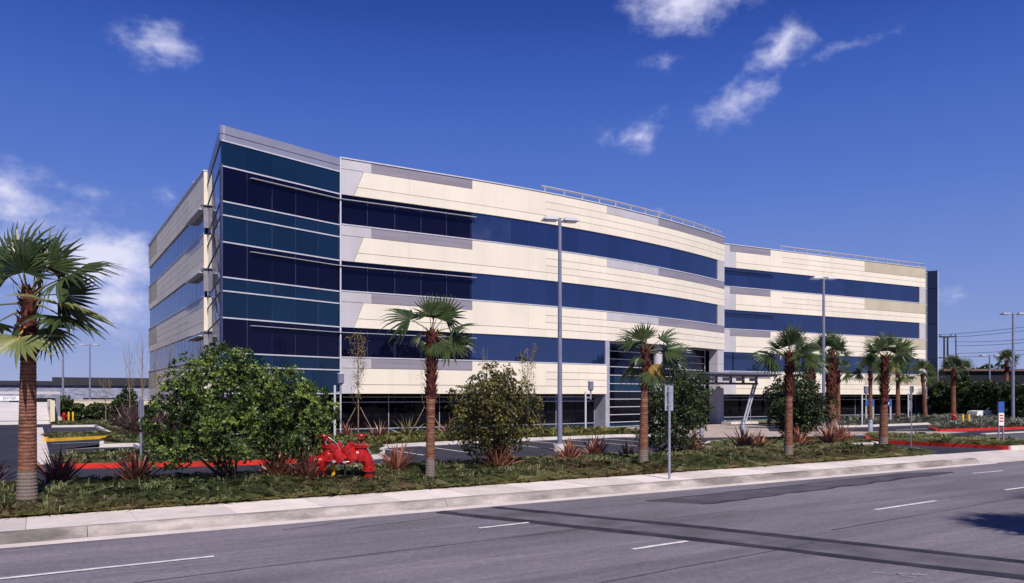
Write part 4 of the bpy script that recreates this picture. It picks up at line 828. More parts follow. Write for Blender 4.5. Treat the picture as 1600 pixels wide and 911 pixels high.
# slender staked street trees, nearly leafless
def bare_tree(label, x, y, z, h, seed, leaves, spread=.35, stakes=True, nb=16, group=None, thick=.035):
    rg = random.Random(seed); rs = np.random.RandomState(seed); o = thing('young_tree', label, 'tree', (x, y, z), 0, group)
    tb = MB(); tips = []
    tb.tube([(0, 0, -.1), (.02, 0, h*.3), (-.02, .02, h*.6), (0, 0, h)], [thick, thick*.8, thick*.5, .006], 7)
    for i in range(nb):
        z0 = h*(.30+.55*i/nb); a = rg.uniform(0, 6.28); L_ = rg.uniform(.5, 1.0)*h*.26*(1-.35*i/nb); d = Vector((math.cos(a), math.sin(a), 0))
        p = Vector((0, 0, z0)); q = p+d*spread*rg.uniform(.5, 1.1)*.8+UP*L_*.5; e = q+d*spread*.25+UP*L_
        tb.tube([p, q, e], [thick*.3, thick*.2, .004], 4); tips += [q, e, p.lerp(q, .6), q.lerp(e, .5), e+Vector((rg.uniform(-.1, .1), rg.uniform(-.1, .1), rg.uniform(-.1, .1)))]
        for _ in range(2):
            s = q.lerp(e, rg.random()); f = s+Vector((rg.uniform(-.2, .2), rg.uniform(-.2, .2), rg.uniform(.15, .5))); tb.tube([s, f], [.006, .003], 3); tips.append(f)
    tips += [Vector((rg.uniform(-.12, .12), rg.uniform(-.12, .12), h-rg.uniform(0, .7))) for _ in range(8)]
    tb.build('trunk', M['twig'], o, False, False)
    if leaves:
        P = np.array([tuple(t) for t in tips for _ in range(leaves)]); P = P+rs.normal(0, .09, P.shape); Nn = rs.normal(size=P.shape); Nn /= np.linalg.norm(Nn, axis=1, keepdims=True)
        V, F = leaf_cloud(P, Nn, 1, .085, .032, rs); link('crown', np_mesh('crown', V, F, M['dryleaf']), o, False)
    if stakes:
        for sx in (-1, 1):
            e = CR*sx*1.05; MB().tube([(e.x, e.y, 0), (e.x*.12, e.y*.12, 1.75)], .016, 6).build('stake', M['stake'], o, False, False)
    return o
bare_tree('staked young tree with a few dry leaves by the glass corner', 15.0, 40.9, .1, 5.75, 61, 5, .42)
bare_tree('staked leafless tree hidden behind the slim palm', 19.0, 40.6, .1, 4.6, 62, 3, .5)
bare_tree('thin bare tree rising behind the bronze shrub', 22.8, 40.3, .1, 5.2, 63, 0, .4)
bare_tree('staked young tree with olive leaves right of the bronze shrub', 25.4, 39.9, .1, 5.2, 64, 7, .5)
for i, (lx, ly, h, lab) in enumerate(((6.7, 74, 7.0, 'leftmost of the bare saplings beside the end wall'), (6.9, 66.5, 7.4, 'tall bare sapling second from left beside the end wall'), (7.2, 60.5, 6.6, 'bare sapling third from left beside the end wall'), (7.2, 54.0, 6.5, 'bare sapling nearest the glazed corner beside the end wall'), (5.0, 76.0, 4.0, 'short bare sapling before the cream garden wall'))):
    bare_tree(lab, lx, ly, .1, h, 70+i, 0, .5, False, 22, 'bare saplings along the end wall', .04)
# ------------------------------------------------------------------ flax clumps
def flax_leaf(name, seed, mk):
    rg = random.Random(seed); mb = MB(); n = 6; L_ = 1.; bend = rg.uniform(.02, .28) if seed % 4 else .55; tw = rg.uniform(-.3, .3)
    for i in range(n+1):
        u = i/n; w = .056*(1-u**2.2)*(.55+.9*min(u, .4))+.0015; x = L_*(u-.10*bend*u*u); z = -bend*u*u*.55; y = tw*.06*u*u
        mb.v += [(x, y-w, z+w*.5), (x, y, z), (x, y+w, z+w*.5)]
    for i in range(n): a = 3*i; mb.f += [(a, a+3, a+4, a+1), (a+1, a+4, a+5, a+2)]
    return mb.mesh(name, M[mk])
FL = {k: [flax_leaf('leaf', 10*j+s, k) for s in range(8)] for j, k in enumerate(('flax', 'flaxdark', 'flaxgreen', 'flaxpurple'))}
def flax(label, x, y, z, h, mk='flax', seed=0, n=40, spread=62, group=None):
    rg = random.Random(seed); o = thing('flax_plant', label, 'plant', (x, y, z), rg.uniform(0, 6.28), group)
    for i in range(n):
        az = i*2.399+rg.uniform(-.35, .35); t = R(spread)*((i+.5)/n)**.75*rg.uniform(.8, 1.15); d = Vector((math.sin(t)*math.cos(az), math.sin(t)*math.sin(az), math.cos(t)))
        m = basis(d, UP if t > .1 else CR) @ Matrix.Rotation(rg.uniform(-.5, .5), 3, 'X'); me = FL[mk][rg.randrange(8)]
        l = link('leaf', me, o, False); b = Vector((math.cos(az), math.sin(az), 0))*.07*t; s = h*rg.uniform(.62, 1.12)*(1-.12*t)
        l.matrix_local = Matrix.Translation(b-UP*.03) @ m.to_4x4() @ Matrix.Diagonal((s, rg.uniform(.75, 1.15)*min(1., h*1.05), s, 1))
    return o
fx = [('dark flax clump cut off by the left frame edge', -1.05, 23.4, .75, 'flaxdark'), ('dark red flax clump right of the large left palm', .42, 22.3, .95, 'flaxdark'), ('wide red flax clump left of the largest tree', 2.12, 21.77, .95, 'flaxdark'),
      ('coppery flax clump under the evergreen trees', 5.35, 20.55, .85, 'flax'), ('dark flax clump just left of the red pipework', 6.02, 20.05, .88, 'flaxdark'), ('red brown flax between pipework and slim palm', 8.75, 20.7, .82, 'flax'),
      ('coppery upright flax in front of the bronze shrub', 12.0, 20.55, .95, 'flax'), ('narrow red flax at the foot of the tall lamp', 15.2, 21.3, .78, 'flax'), ('red flax just right of the tall lamp', 17.3, 22.6, .85, 'flax'), ('small red flax left of the yellowing palm', 18.6, 22.4, .62, 'flax'),
      ('red flax right of the dark glossy shrub', 21.8, 22.2, .78, 'flax'), ('large red flax facing the entrance canopy', 25.0, 22.6, 1.02, 'flax'), ('red flax tucked beside the large entrance one', 26.6, 23.2, .85, 'flax'), ('red flax behind the dense headed palm trunk', 28.3, 22.5, .92, 'flax'),
      ('dark red flax left of the planter end palm', 32.4, 24.0, 1.0, 'flax'), ('taller flax behind the one by the planter end palm', 34.2, 24.7, 1.05, 'flax'), ('tiny flax sprig near the driveway corner', 36.2, 25.6, .5, 'flax')]
for i, (lab, x, y, h, mk) in enumerate(fx): flax(lab, x, y, (berm(x, y) if y < 23.3 else .12)+.03, h*1.22, mk, 100+i, 58 if h > .7 else 32, 56, 'red flax clumps in the street planter')
fb = [('dark flax left of the staked corner tree', 14.3, 40.6, 1.0), ('dark flax right of the staked corner tree', 16.0, 40.3, 1.0), ('pale edged flax under the first window band', 17.6, 40.0, 1.15), ('dark flax right of the slim palm trunk by the glass', 20.2, 40.0, 1.1), ('flax half hidden right of the bronze shrub', 26.6, 40.2, 1.0)]
for i, (lab, x, y, h) in enumerate(fb): flax(lab, x, y, .12, h*1.25, ('flaxdark', 'flaxdark', 'flaxgreen', 'flaxdark', 'flaxgreen')[i], 140+i, 36, 66, 'flax clumps along the ground floor glass')
lf = [(5.6, 64), (6.6, 62), (5.6, 58), (6.8, 56.5), (5.9, 54.5), (7.2, 53), (6.0, 50.5), (7.2, 48.5), (6.4, 46.0), (5.7, 61), (7.4, 59.5), (5.4, 66), (6.4, 68), (5.2, 56), (5.0, 52.5), (5.6, 48)]
for i, (x, y) in enumerate(lf): flax('dark purple flax in the mass beside the end wall', x, y, .12, 2.1, 'flaxpurple', 160+i, 40, 72, 'purple flax mass beside the end wall')

# ------------------------------------------------------------------ ground cover: one mass per planting bed
def tufts(name, label, pts, hgt, rad, nb, mk, seed, width=.008, cat='ground cover'):
    rs = np.random.RandomState(seed); pts = np.asarray(pts, float); n = len(pts); P = np.repeat(pts, nb, 0); k = n*nb
    sc = np.repeat(np.exp(rs.normal(0, .38, n)).clip(.45, 2.1), nb); a = rs.uniform(0, 2*np.pi, k); q = np.sqrt(rs.random(k)); r = rad*q*sc
    b = P+np.stack([r*np.cos(a)*.55, r*np.sin(a)*.55, np.zeros(k)], 1); H_ = hgt*sc*rs.uniform(.6, 1.1, k)*(1-.35*q)
    out = r*1.15+rs.uniform(0, .05, k); d = np.stack([np.cos(a), np.sin(a), np.zeros(k)], 1)
    m = b+d*(out*.5)[:, None]+np.array([0, 0, 1])*(H_*.85)[:, None]; t = b+d*(out*1.5+.03)[:, None]+np.array([0, 0, 1])*(H_*rs.uniform(.45, 1.0, k))[:, None]
    aw = a+np.pi/2+rs.uniform(-.45, .45, k); sd = np.stack([np.cos(aw), np.sin(aw), np.zeros(k)], 1)*width
    V = np.stack([b-sd, b+sd, m+sd*.8, t, m-sd*.8], 1).reshape(-1, 3); i = np.arange(k)[:, None]*5
    me = bpy.data.meshes.new(name); 
    F = i+np.array([[0, 1, 2, 3, 4]])
    o = link(name, np_mesh(name, V, F, M[mk])); o['kind'] = 'stuff'; o['label'] = label; o['category'] = cat; return o
def inpoly(p, poly):
    x, y = p; c = False; n = len(poly)
    for i in range(n):
        (x0, y0), (x1, y1) = poly[i], poly[(i+1) % n]
        if (y0 > y) != (y1 > y) and x < (x1-x0)*(y-y0)/(y1-y0)+x0: c = not c
    return c
def scatter(poly, n, seed, z, clip=None):
    rg = random.Random(seed); xs = [p[0] for p in poly]; ys = [p[1] for p in poly]; o = []
    while len(o) < n:
        p = (rg.uniform(min(xs), max(xs)), rg.uniform(min(ys), max(ys)))
        if inpoly(p, poly) and (clip is None or clip(p)): o.append((*p, z(*p) if callable(z) else z))
    return o
rg = random.Random(77); pts = []
while len(pts) < 7000:
    x = -9+41.2*rg.random()**1.15; y = 19.0+4.2*rg.random()
    if x < 32.1-(y-18.95)*.42: pts.append((x, y, berm(x, y)-.01))
tufts('ground_cover', 'matted green and brown grassy cover in the street planter', pts, .18, .18, 38, 'grass', 1, .008)
rg = random.Random(79); dp = []
while len(dp) < 1500:
    x = rg.uniform(-5, 31); y = rg.uniform(19.0, 22.6); k = math.sin(x*.55+1)*math.sin(x*.23+y*1.1)+.9*(x > 11)
    if k > .25+rg.random()*.6 and x < 31.8-(y-18.95)*.42: dp.append((x, y, berm(x, y)))
tufts('dry_cover', 'brown dying patches within the street planter cover', dp, .17, .20, 30, 'grassbrown', 12, .008)
rs_ = np.random.RandomState(5); V = []; F = []
for q in range(420):
    x = rs_.uniform(-4, 31); y = 18.98+abs(rs_.normal(0, .9)); y = y if y < 22.5 else 19.3; a = rs_.uniform(0, 6.28); l = rs_.uniform(.025, .05); z = berm(x, y)+rs_.uniform(.03, .15); b = len(V); c, s_ = math.cos(a)*l, math.sin(a)*l
    V += [(x-c, y-s_, z), (x+s_*.5, y-c*.5, z+.012), (x+c, y+s_, z+.008), (x-s_*.5, y+c*.5, z+.015)]; F.append((b, b+1, b+2, b+3))
lt = link('leaf_litter', np_mesh('leaf_litter', V, F, M['dryleaf'])); lt['kind'] = 'stuff'; lt['label'] = 'scattered dry leaves in the street planter'; lt['category'] = 'leaf litter'
rg = random.Random(78); tufts('dry_fringe', 'straw coloured fringe of dry cover along the sidewalk edge', [(x, 19.0+rg.random()**2*.35, .02) for x in [rg.uniform(-6, 31.6) for _ in range(900)]], .09, .10, 16, 'grassdry', 11, .006)
tufts('lawn_cover', 'pale tufted grass along the building front', scatter([(12.8, 33), (13.3, 34.9), (15.5, 35.6), (18.7, 36.2), (23.3, 36.7), (29.6, 37.1), (33.2, 36.4), (33.2, 43.5), (24, 43.6), (15.3, 43.2), (10.5, 42)], 2600, 5, .11), .24, .22, 22, 'grassdry', 2, .012)
tufts('corner_cover', 'green grass in the corner bed behind the red kerb', scatter([(1.0, 31.2), (4.7, 29.8), (9.6, 28.8), (11.2, 29.6), (12.4, 32), (13.0, 34.8), (14, 43), (8, 42.2), (8.6, 50), (8.8, 79), (1.4, 79), (1.4, 71.5), (4.3, 71), (4.4, 50), (3.0, 45.2), (4.5, 42.6), (4.5, 37), (.9, 35.6)], 3000, 6, .11), .2, .22, 20, 'grass', 3, .013)
tufts('island_cover', 'green grass on the small islands by the swale and the round shrub', scatter([(.7, 50), (4.0, 51.9), (3.9, 54), (3.2, 56), (.9, 54.8)], 160, 7, .11)+scatter([(26.3, 24.4), (35.8, 24.2), (36.7, 25.6), (36.2, 28.3), (33.5, 29.4), (29.6, 28.5), (26.9, 26.4)], 900, 8, .11), .15, .2, 22, 'grass', 4, .011)
tufts('verge_cover', 'dark low cover on the red kerbed driveway island', scatter([(38.7, 19.2), (42.1, 19.2), (42.9, 24), (43.3, 27.4), (41.6, 27.8), (38.9, 25.8), (38.0, 24.1), (38.2, 21.5)], 900, 9, .11)+scatter([(44, 19.0), (80, 19.0), (80, 19.75), (44, 19.75)], 300, 10, .1), .22, .22, 22, 'grass', 5, .012)
tufts('silver_cover', 'silvery low planting along the far wing and side bed', scatter([(51.5, 39.6), (56, 38.8), (70, 39.6), (85.5, 40.6), (85.5, 46), (60, 46), (55, 44)], 900, 11, .11)+scatter([(54, 31.2), (61, 30.6), (70, 30.2), (95, 32.3), (95, 36), (70, 36), (58, 33.6)], 1300, 12, .11), .4, .34, 16, 'silver', 6, .025)
# ------------------------------------------------------------------ red backflow preventer beside the planter
def backflow():
    o = thing('backflow_preventer', 'bright red double check fire pipework with hand wheels', 'pipework', (6.95, 19.95, .15)); o.rotation_euler = (0, 0, -R(20)); m = 'red'
    # local x: along the pipe, left to right
    W_ = False
    MB().tube([(.62, 0, -.25), (.62, 0, .34)], .125, 18).build('riser', M[m], o, True, W_)
    MB().disc((.62, 0, .36), (0, 0, 1), .185, .05, 20).disc((.62, 0, .42), (0, 0, 1), .185, .04, 20).build('flange', M[m], o, True, W_)
    MB().tube([(.62, 0, .42), (.62, 0, .50), (.60, 0, .60), (.54, 0, .69), (.45, 0, .745), (.34, 0, .76)], [.145, .155, .165, .17, .17, .165], 18).build('elbow', M[m], o, True, W_)
    MB().tube([(-.60, 0, -.25), (-.60, 0, .40)], .095, 18).build('riser', M[m], o, True, W_)
    MB().disc((-.60, 0, .10), (0, 0, 1), .15, .05, 18).build('flange', M[m], o, True, W_)
    MB().tube([(-.60, 0, .38), (-.60, 0, .50), (-.58, 0, .60), (-.50, 0, .70), (-.38, 0, .76)], [.13, .145, .155, .165, .165], 18).build('elbow', M[m], o, True, W_)
    MB().tube([(-.78, -.05, .62), (-.62, -.02, .62)], [.15, .15], 18).ball((-.79, -.05, .62), .15, 14, 8).tube([(-.74, -.04, .5), (-.72, -.04, .05)], .07, 12).build('test_head', M[m], o, True, W_)
    MB().tube([(-.42, 0, .76), (.40, 0, .76)], .16, 18).build('main_pipe', M[m], o, True, W_)
    for x in (-.40, -.12, .10, .33):
        f = MB().disc((x-.018, 0, .76), (1, 0, 0), .215, .03, 20).disc((x+.018, 0, .76), (1, 0, 0), .215, .03, 20).build('flange', M[m], o, True, W_)
        bt = MB()
        for k in range(8): a = k*math.pi/4+.3; bt.tube([(x-.06, .185*math.cos(a), .76+.185*math.sin(a)), (x+.06, .185*math.cos(a), .76+.185*math.sin(a))], .014, 6)
        bt.build('bolts', M['steel'], f, False, W_)
    for x in (-.15, .17):   # angled check valve bodies
        MB().tube([(x+.09, -.03, .64), (x-.11, -.03, .93)], [.225, .20], 20).disc((x-.125, 0, .955), (-.16, 0, .22), .25, .05, 22).disc((x-.155, 0, .995), (-.16, 0, .22), .215, .045, 22).build('check_valve', M[m], o, True, W_)
    MB().tube([(0, 0, .65), (0, 0, .52)], [.13, .11], 16).build('sump', M[m], o, True, W_); MB().tube([(0, 0, .55), (0, 0, -.1)], .02, 8).build('drain_pipe', M['darkmetal'], o, True, W_)
    for x, h, tl in ((-.40, 1.0, -.14), (.42, 1.0, 0)):  # gate valves with yoke and wheel
        vb = MB().tube([(x, 0, .62), (x, 0, .80), (x, 0, .98)], [.20, .205, .17], 18).build('gate_valve', M[m], o, True, W_)
        MB().disc((x, 0, .99), (0, 0, 1), .225, .035, 20).disc((x, 0, 1.04), (0, 0, 1), .225, .035, 20).build('bonnet_flange', M[m], vb, True, W_)
        for d in (-.07, .07): MB().tube([(x+d, 0, 1.05), (x+d*1.1+tl*.4, 0, 1.15), (x+tl, 0, 1.25)], [.025, .022, .03], 8).build('yoke_arm', M[m], vb, True, W_)
        MB().tube([(x+tl*.5, 0, 1.05), (x+tl, 0, 1.34)], .018, 8).build('stem', M['darkmetal'], vb, True, W_)
        wh = MB(); n = 20; c = Vector((x+tl, 0, 1.29)); wh.tube([c+Vector((.155*math.cos(2*math.pi*i/n), .155*math.sin(2*math.pi*i/n), 0)) for i in range(n+1)], .022, 8)
        for k in range(4): a = k*math.pi/2+.4; wh.tube([c, c+Vector((.155*math.cos(a), .155*math.sin(a), 0))], .016, 6)
        wh.ball(c, .045, 10, 6); wh.build('hand_wheel', M[m], vb, True, W_)
    MB().tube([(-.30, -.17, .62), (-.05, -.2, .60), (.25, -.19, .62), (.33, -.15, .70)], .013, 6).disc((-.28, -.18, .62), (0, 1, 0), .04, .06, 10).disc((.0, -.2, .60), (0, 1, 0), .035, .06, 10).build('bypass_tube', M['steel'], o, True, W_)
    MB().tube([(-.42, -.17, 1.02), (-.50, -.2, 1.12), (-.44, -.2, 1.22)], .010, 6).build('chain', M['steel'], o, True, W_)
    MB().tube([(-.42, -.2, 1.26), (-.2, -.24, 1.10), (-.12, -.2, .92)], .010, 6).build('chain', M['steel'], o, True, W_)
    MB().tube([(.55, -.1, 1.0), (.66, -.15, .85), (.74, -.12, .62)], .009, 6).build('chain', M['steel'], o, True, W_)
    MB().cyl(-.30, .1, -.2, .66, .055, n=12).build('support_post', M['yellowpaint'], o, True, W_)
backflow()
def bollard(label, x, y, z, h, r, mk, cat='bollard', group=None, name='bollard'):
    o = thing(name, label, cat, (x, y, z), 0, group); MB().tube([(0, 0, -.1), (0, 0, h-r*.4), (0, 0, h-r*.15), (0, 0, h)], [r, r, r*.85, r*.4], 14).build('post', M[mk], o, True, False)
    if mk == 'steel':
        MB().disc((0, 0, h-.16), (0, 0, 1), r*1.15, .04, 16).disc((0, 0, h+.02), (0, 0, 1), r*1.2, .05, 16).build('cap', M['pole'], o, True, False); MB().disc((0, 0, h-.09), (0, 0, 1), r*.8, .1, 14).build('lens', M['lens'], o, True, False)
    else: MB().disc((0, 0, h-.02), (0, 0, 1), r*1.04, .03, 14).build('cap', M[mk], o, True, False)
bollard('yellow guard post left of the red pipework', 6.02, 20.75, .1, .98, .075, 'yellowpaint')
bollard('light bollard left of the canopy leg', 34.6, 34.6, 0, .82, .14, 'steel', group='light bollards at the entrance'); bollard('light bollard below the canopy leg', 38.57, 34.92, 0, .85, .14, 'steel', group='light bollards at the entrance'); bollard('light bollard right of the stout palms', 48.73, 32.83, 0, .85, .16, 'steel', group='light bollards at the entrance')
bollard('left yellow guard post by the distant left hydrant', 2.30, 78.9, .1, .98, .07, 'yellowpaint'); bollard('right yellow guard post by the distant left hydrant', 2.62, 78.6, .1, .98, .07, 'yellowpaint')
bollard('left yellow guard post by the far right hydrant', 61.6, 33.6, .1, .95, .08, 'yellowpaint'); bollard('right yellow guard post by the far right hydrant', 61.9, 33.3, .1, .95, .08, 'yellowpaint')
def hydrant(label, x, y, z, sc=1.):
    o = thing('fire_hydrant', label, 'hydrant', (x, y, z), .6, None, sc)
    MB().tube([(0, 0, -.1), (0, 0, .08), (0, 0, .1), (0, 0, .62)], [.17, .17, .11, .11], 14).build('barrel', M['red'], o, True, False)
    MB().tube([(0, 0, .62), (0, 0, .66), (0, 0, .74), (0, 0, .80)], [.15, .15, .11, .03], 14).build('bonnet', M['red'], o, True, False)
    for d in ((1, 0, 0), (-1, 0, 0), (0, -1, 0)): d = Vector(d); MB().tube([d*.08+UP*.5, d*.22+UP*.5], .07, 10).build('outlet', M['red'], o, True, False)
hydrant('distant red hydrant before the cream garden wall', 1.95, 79.2, .1, 1.15); hydrant('red hydrant beside the yellow posts at far right', 61.0, 34.0, .1, 1.25)
# ------------------------------------------------------------------ lamp posts
def lamp(label, x, y, h, rz, arm=.75, r=.10, base=.7, head=(.40, .30, .15), group='twin headed lot lamps', bright=True):
    o = thing('lamp_post', label, 'lamp post', (x, y, 0), rz, group)
    if base: MB().cyl(0, 0, -.1, base, .30, n=20).build('pedestal', M['whitecurb'], o, True, False)
    MB().box(-.17, .17, -.17, .17, base, base+.04).build('base_plate', M['pole'], o, False, False)
    MB().tube([(0, 0, base), (0, 0, h*.5), (0, 0, h)], [r, r*.85, r*.65], 14).build('pole', M['pole'], o, True, False)
    for s in (-1, 1):
        MB().tube([(0, 0, h-.12), (s*arm*.55, 0, h-.08)], .035, 8).build('arm', M['pole'], o, True, False)
        a, b, c = head; x0 = s*(arm*.5); x1 = s*(arm*.5+2*a*.9)
        hd = MB(); xs = sorted((x0, x1))
        P = [(xs[0], -b, h-.12), (xs[1], -b, h-.12), (xs[1], b, h-.12), (xs[0], b, h-.12)]; Q = [(xs[0]+.14, -b*.7, h-.12+c), (xs[1]-.14, -b*.7, h-.12+c), (xs[1]-.14, b*.7, h-.12+c), (xs[0]+.14, b*.7, h-.12+c)]
        hd.quad(*Q); hd.quad(*P[::-1])
        for i in range(4): hd.quad(P[i], P[(i+1) % 4], Q[(i+1) % 4], Q[i])
        hh = hd.build('lamp_head', M['pole'] if not bright else M['metal'], o, False, False)
        MB().box((xs[0]+xs[1])/2-.2, (xs[0]+xs[1])/2+.2, -b*.7, b*.7, h-.15, h-.12).build('lens', M['lens'], hh, False, False)
    return o
lamp('tall twin lamp in front of the curved facade', 20.25, 29.1, 10.55, R(-15), .24, .115, .3)
lamp('twin lamp in front of the far wing', 43.69, 32.77, 10.2, R(-25), .24, .115, .3)
lamp('right edge twin lamp beyond the driveway', 70.73, 34.38, 9.5, R(-31), .6, .13, .3, bright=False)
lamp('smallest distant twin lamp right of the building', 99.2, 50.9, 7.45, R(-31), .9, .12, .2, bright=False)
lamp('left distant twin lamp beside the large palm', 2.0, 84.5, 7.45, R(-31), .9, .11, .2); lamp('right distant twin lamp between palm and end wall', 5.6, 112, 9.0, R(-31), .9, .12, .2)
def site_light(label, x, y, z, h, side=1):
    o = thing('path_light', label, 'path light', (x, y, z), -R(31), 'path lights along the facade')
    MB().cyl(0, 0, -.1, h, .06, n=10).build('pole', M['whitemetal'], o, True, False); MB().box(0, side*.34, -.04, .04, h-.42, h-.34).build('arm', M['steel'], o, False, False)
    MB().cyl(side*.32, 0, h-.5, h+.05, .05, n=10).build('stem', M['steel'], o, True, False); MB().tube([(side*.32, 0, h+.05), (side*.32, 0, h+.12), (side*.32, 0, h+.62)], [.10, .17, .17], 16).build('lamp_head', M['pole'], o, True, False); MB().disc((side*.32, 0, h+.64), (0, 0, 1), .19, .04, 16).build('cap', M['lens'], o, True, False)
site_light('path light left of the staked corner tree', 13.58, 40.58, .1, 2.95); site_light('path light right of the tall lamp', 29.23, 39.19, .1, 2.65); site_light('path light between the blue parking signs', 56.12, 38.54, .1, 2.5); site_light('path light by the thin upright palm', 69.0, 42.64, .1, 2.6)
# ------------------------------------------------------------------ signs
def sign_post():
    o = thing('sign_post', 'grey street sign post on the sidewalk seen from behind', 'sign', (16.08, 17.4, 0), -R(31))
    MB().tube([(0, 0, -.2), (0, 0, 2.78)], .038, 12).build('post', M['steel'], o, True, False); MB().box(-.125, .125, .04, .05, 2.05, 2.80).build('sign_plate', M['steel'], o, False, False); MB().box(-.05, .05, -.045, .05, 2.2, 2.24).box(-.05, .05, -.045, .05, 2.6, 2.64).build('bracket', M['steel'], o, False, False)
sign_post()
o = thing('stop_sign', 'stop sign seen from behind at the driveway exit', 'sign', (35.2, 21.6, 0), R(18))
MB().box(-.03, .03, -.02, .02, -.1, 2.95).build('post', M['pole'], o, False, False)
oc = MB(); oc.tube([(0, .03, 2.02), (0, .045, 2.02)], .30, 8); oc.v = [(x*math.cos(R(22.5))-(z-2.02)*math.sin(R(22.5)), y, 2.02+x*math.sin(R(22.5))+(z-2.02)*math.cos(R(22.5))) for x, y, z in oc.v]
oc.build('sign_plate', M['steel'], o, False, False)
MB().box(-.1, .1, .03, .04, 2.4, 2.9).build('sign_plate', M['pole'], o, False, False)
def text_mesh(s, size, name, mk):
    c = bpy.data.curves.new(name, 'FONT'); c.body = s; c.size = size; c.align_x = 'CENTER'; c.align_y = 'CENTER'; c.extrude = .004
    t = bpy.data.objects.new(name, c); me = bpy.data.meshes.new_from_object(t); me.name = name; bpy.data.objects.remove(t); bpy.data.curves.remove(c)
    me.materials.clear(); me.materials.append(M[mk]); return me
def face_text(parent, s, size, name, mk, loc):
    t = link(name, text_mesh(s, size, name, mk), parent, False); t.location = loc; t.rotation_euler = (R(90), 0, 0); return t
o = thing('parking_sign', 'tall narrow blue sign over a white and red plate near the right edge', 'sign', (40.6, 20.3, .1), -R(31))
for d in (-.11, .11): MB().box(d-.03, d+.03, -.03, .03, -.1, 2.1).build('post', M['pole'], o, False, False)
MB().box(-.14, .14, -.05, -.03, 1.55, 2.1).build('sign_plate', M['bluesign'], o, False, False)
wp = MB().box(-.13, .13, -.05, -.03, .92, 1.54).build('sign_plate', M['whitesign'], o, False, False)
for z in (1.42, 1.28, 1.14): MB().box(-.09, .09, -.056, -.051, z-.035, z+.035).build('red_bar', M['redsign'], wp, False, False)
for lab, x, y in (('left blue accessible parking sign before the far wing', 61.48, 41.5), ('right blue accessible parking sign before the far wing', 62.9, 40.8)):
    o = thing('accessible_sign', lab, 'sign', (x, y, .1), -R(31), 'blue signs before the far wing')
    for d in (-.3, .3): MB().box(d-.07, d+.07, -.04, .04, -.1, 1.85).build('post', M['metal'], o, False, False)
    MB().box(-.38, .38, -.07, -.05, 1.5, 2.1).build('sign_plate', M['bluesign'], o, False, False); MB().box(-.14, .14, -.078, -.072, 1.64, 1.96).build('wheelchair_mark', M['whitesign'], o, False, False)
o = thing('marker_post', 'slim grey sign post behind the wide red flax', 'sign', (3.34, 32.6, .1), .4)
MB().cyl(0, 0, -.1, 2.3, .045, n=10).build('post', M['pole'], o, True, False); MB().box(-.02, .02, -.17, .17, 1.6, 2.25).build('sign_plate', M['pole'], o, False, False); MB().box(-.035, -.025, -.1, .1, 1.35, 1.5).build('label_plate', M['whitesign'], o, False, False)
o = tag(MB().tube([(20.5, 22.75, -.05), (20.5, 22.75, .3), (20.55, 22.74, 1.05)], [.045, .045, .035], 6).build('wooden_stake', M['stake']), 'pale wooden stake left of the street sign post', 'stake')
# ------------------------------------------------------------------ left background: ramp, gantry, walls, warehouse
o = thing('parking_ramp', 'pale concrete parking ramp rising behind the large palm', 'ramp', (-8, 82, 0))
MB().quad((-40, 79.8, .012), (.9, 79.0, .012), (.9, 104, .95), (-40, 104, .95)).build('deck', M['whitecurb'], o)
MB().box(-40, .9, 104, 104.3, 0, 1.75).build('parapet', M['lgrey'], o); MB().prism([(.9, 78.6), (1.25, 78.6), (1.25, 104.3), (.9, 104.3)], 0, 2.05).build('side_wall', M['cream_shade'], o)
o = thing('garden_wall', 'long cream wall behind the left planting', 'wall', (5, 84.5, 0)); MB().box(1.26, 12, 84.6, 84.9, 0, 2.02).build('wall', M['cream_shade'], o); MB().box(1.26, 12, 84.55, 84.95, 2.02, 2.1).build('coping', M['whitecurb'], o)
o = thing('entrance_gantry', 'grey clearance gantry with a hanging ENTER board', 'gantry', (1.5, 81.6, 0))
MB().box(-30, 1.7, 81.5, 81.75, 2.62, 2.86).build('beam', M['lgrey'], o); MB().box(1.35, 1.7, 81.45, 81.8, 0, 2.61).build('post', M['pole'], o); MB().cyl(1.52, 81.6, -.1, .6, .38, n=18).build('pedestal', M['whitecurb'], o, True)
bd = MB().box(-22, -.75, 81.58, 81.64, 2.05, 2.47).build('hanging_board', M['whitesign'], o)
for i, xx in enumerate((-2.15, -9.5, -16.5)):
    t = link('lettering', text_mesh('ENTER', .34, 'lettering', 'pole'), bd); t.location = (xx, 81.57, 2.26); t.rotation_euler = (R(90), 0, 0)
MB().tube([(-3.15, 81.575, 2.26), (-3.15, 81.565, 2.26)], .13, 16).build('red_disc', M['redsign'], bd)
for i in range(6): MB().box(-21+i*4, -20.97+i*4, 81.6, 81.63, 2.47, 2.62).build('hanger', M['steel'], bd)
o = thing('warehouse', 'long grey patterned warehouse with a dark roof in the far left', 'building', (10, 150, 0))
M['mottle'] = mat('mottled_cladding', (.34, .36, .46), .8, .3, col2=(.17, .18, .26), scale=1.1, coords='World', stretch=(1, 1, 2.2))
MB().box(-18, 60, 150, 175, 0, 4.2).build('wall', M['mottle'], o); MB().box(-18.4, 60, 149.6, 175, 4.2, 4.9).build('roof', M['darkmetal'], o); MB().prism([(2, 152), (60, 152), (60, 174), (4, 174)], 4.9, 5.6).build('raised_roof', M['darkmetal'], o)
for a, b in ((-16, -8), (-4, 3), (6.5, 14), (21, 31), (36, 48)): MB().box(a, b, 149.9, 149.99, 0.6, 2.1).build('dock_opening', M['core'], o)
o = thing('sign_gantry', 'small lattice sign frame above the distant warehouse roof', 'sign frame', (-12.0, 145, 0))
MB().box(-12.15, -11.85, 145, 145.2, 0, 6.0).build('mast', M['darkmetal'], o)
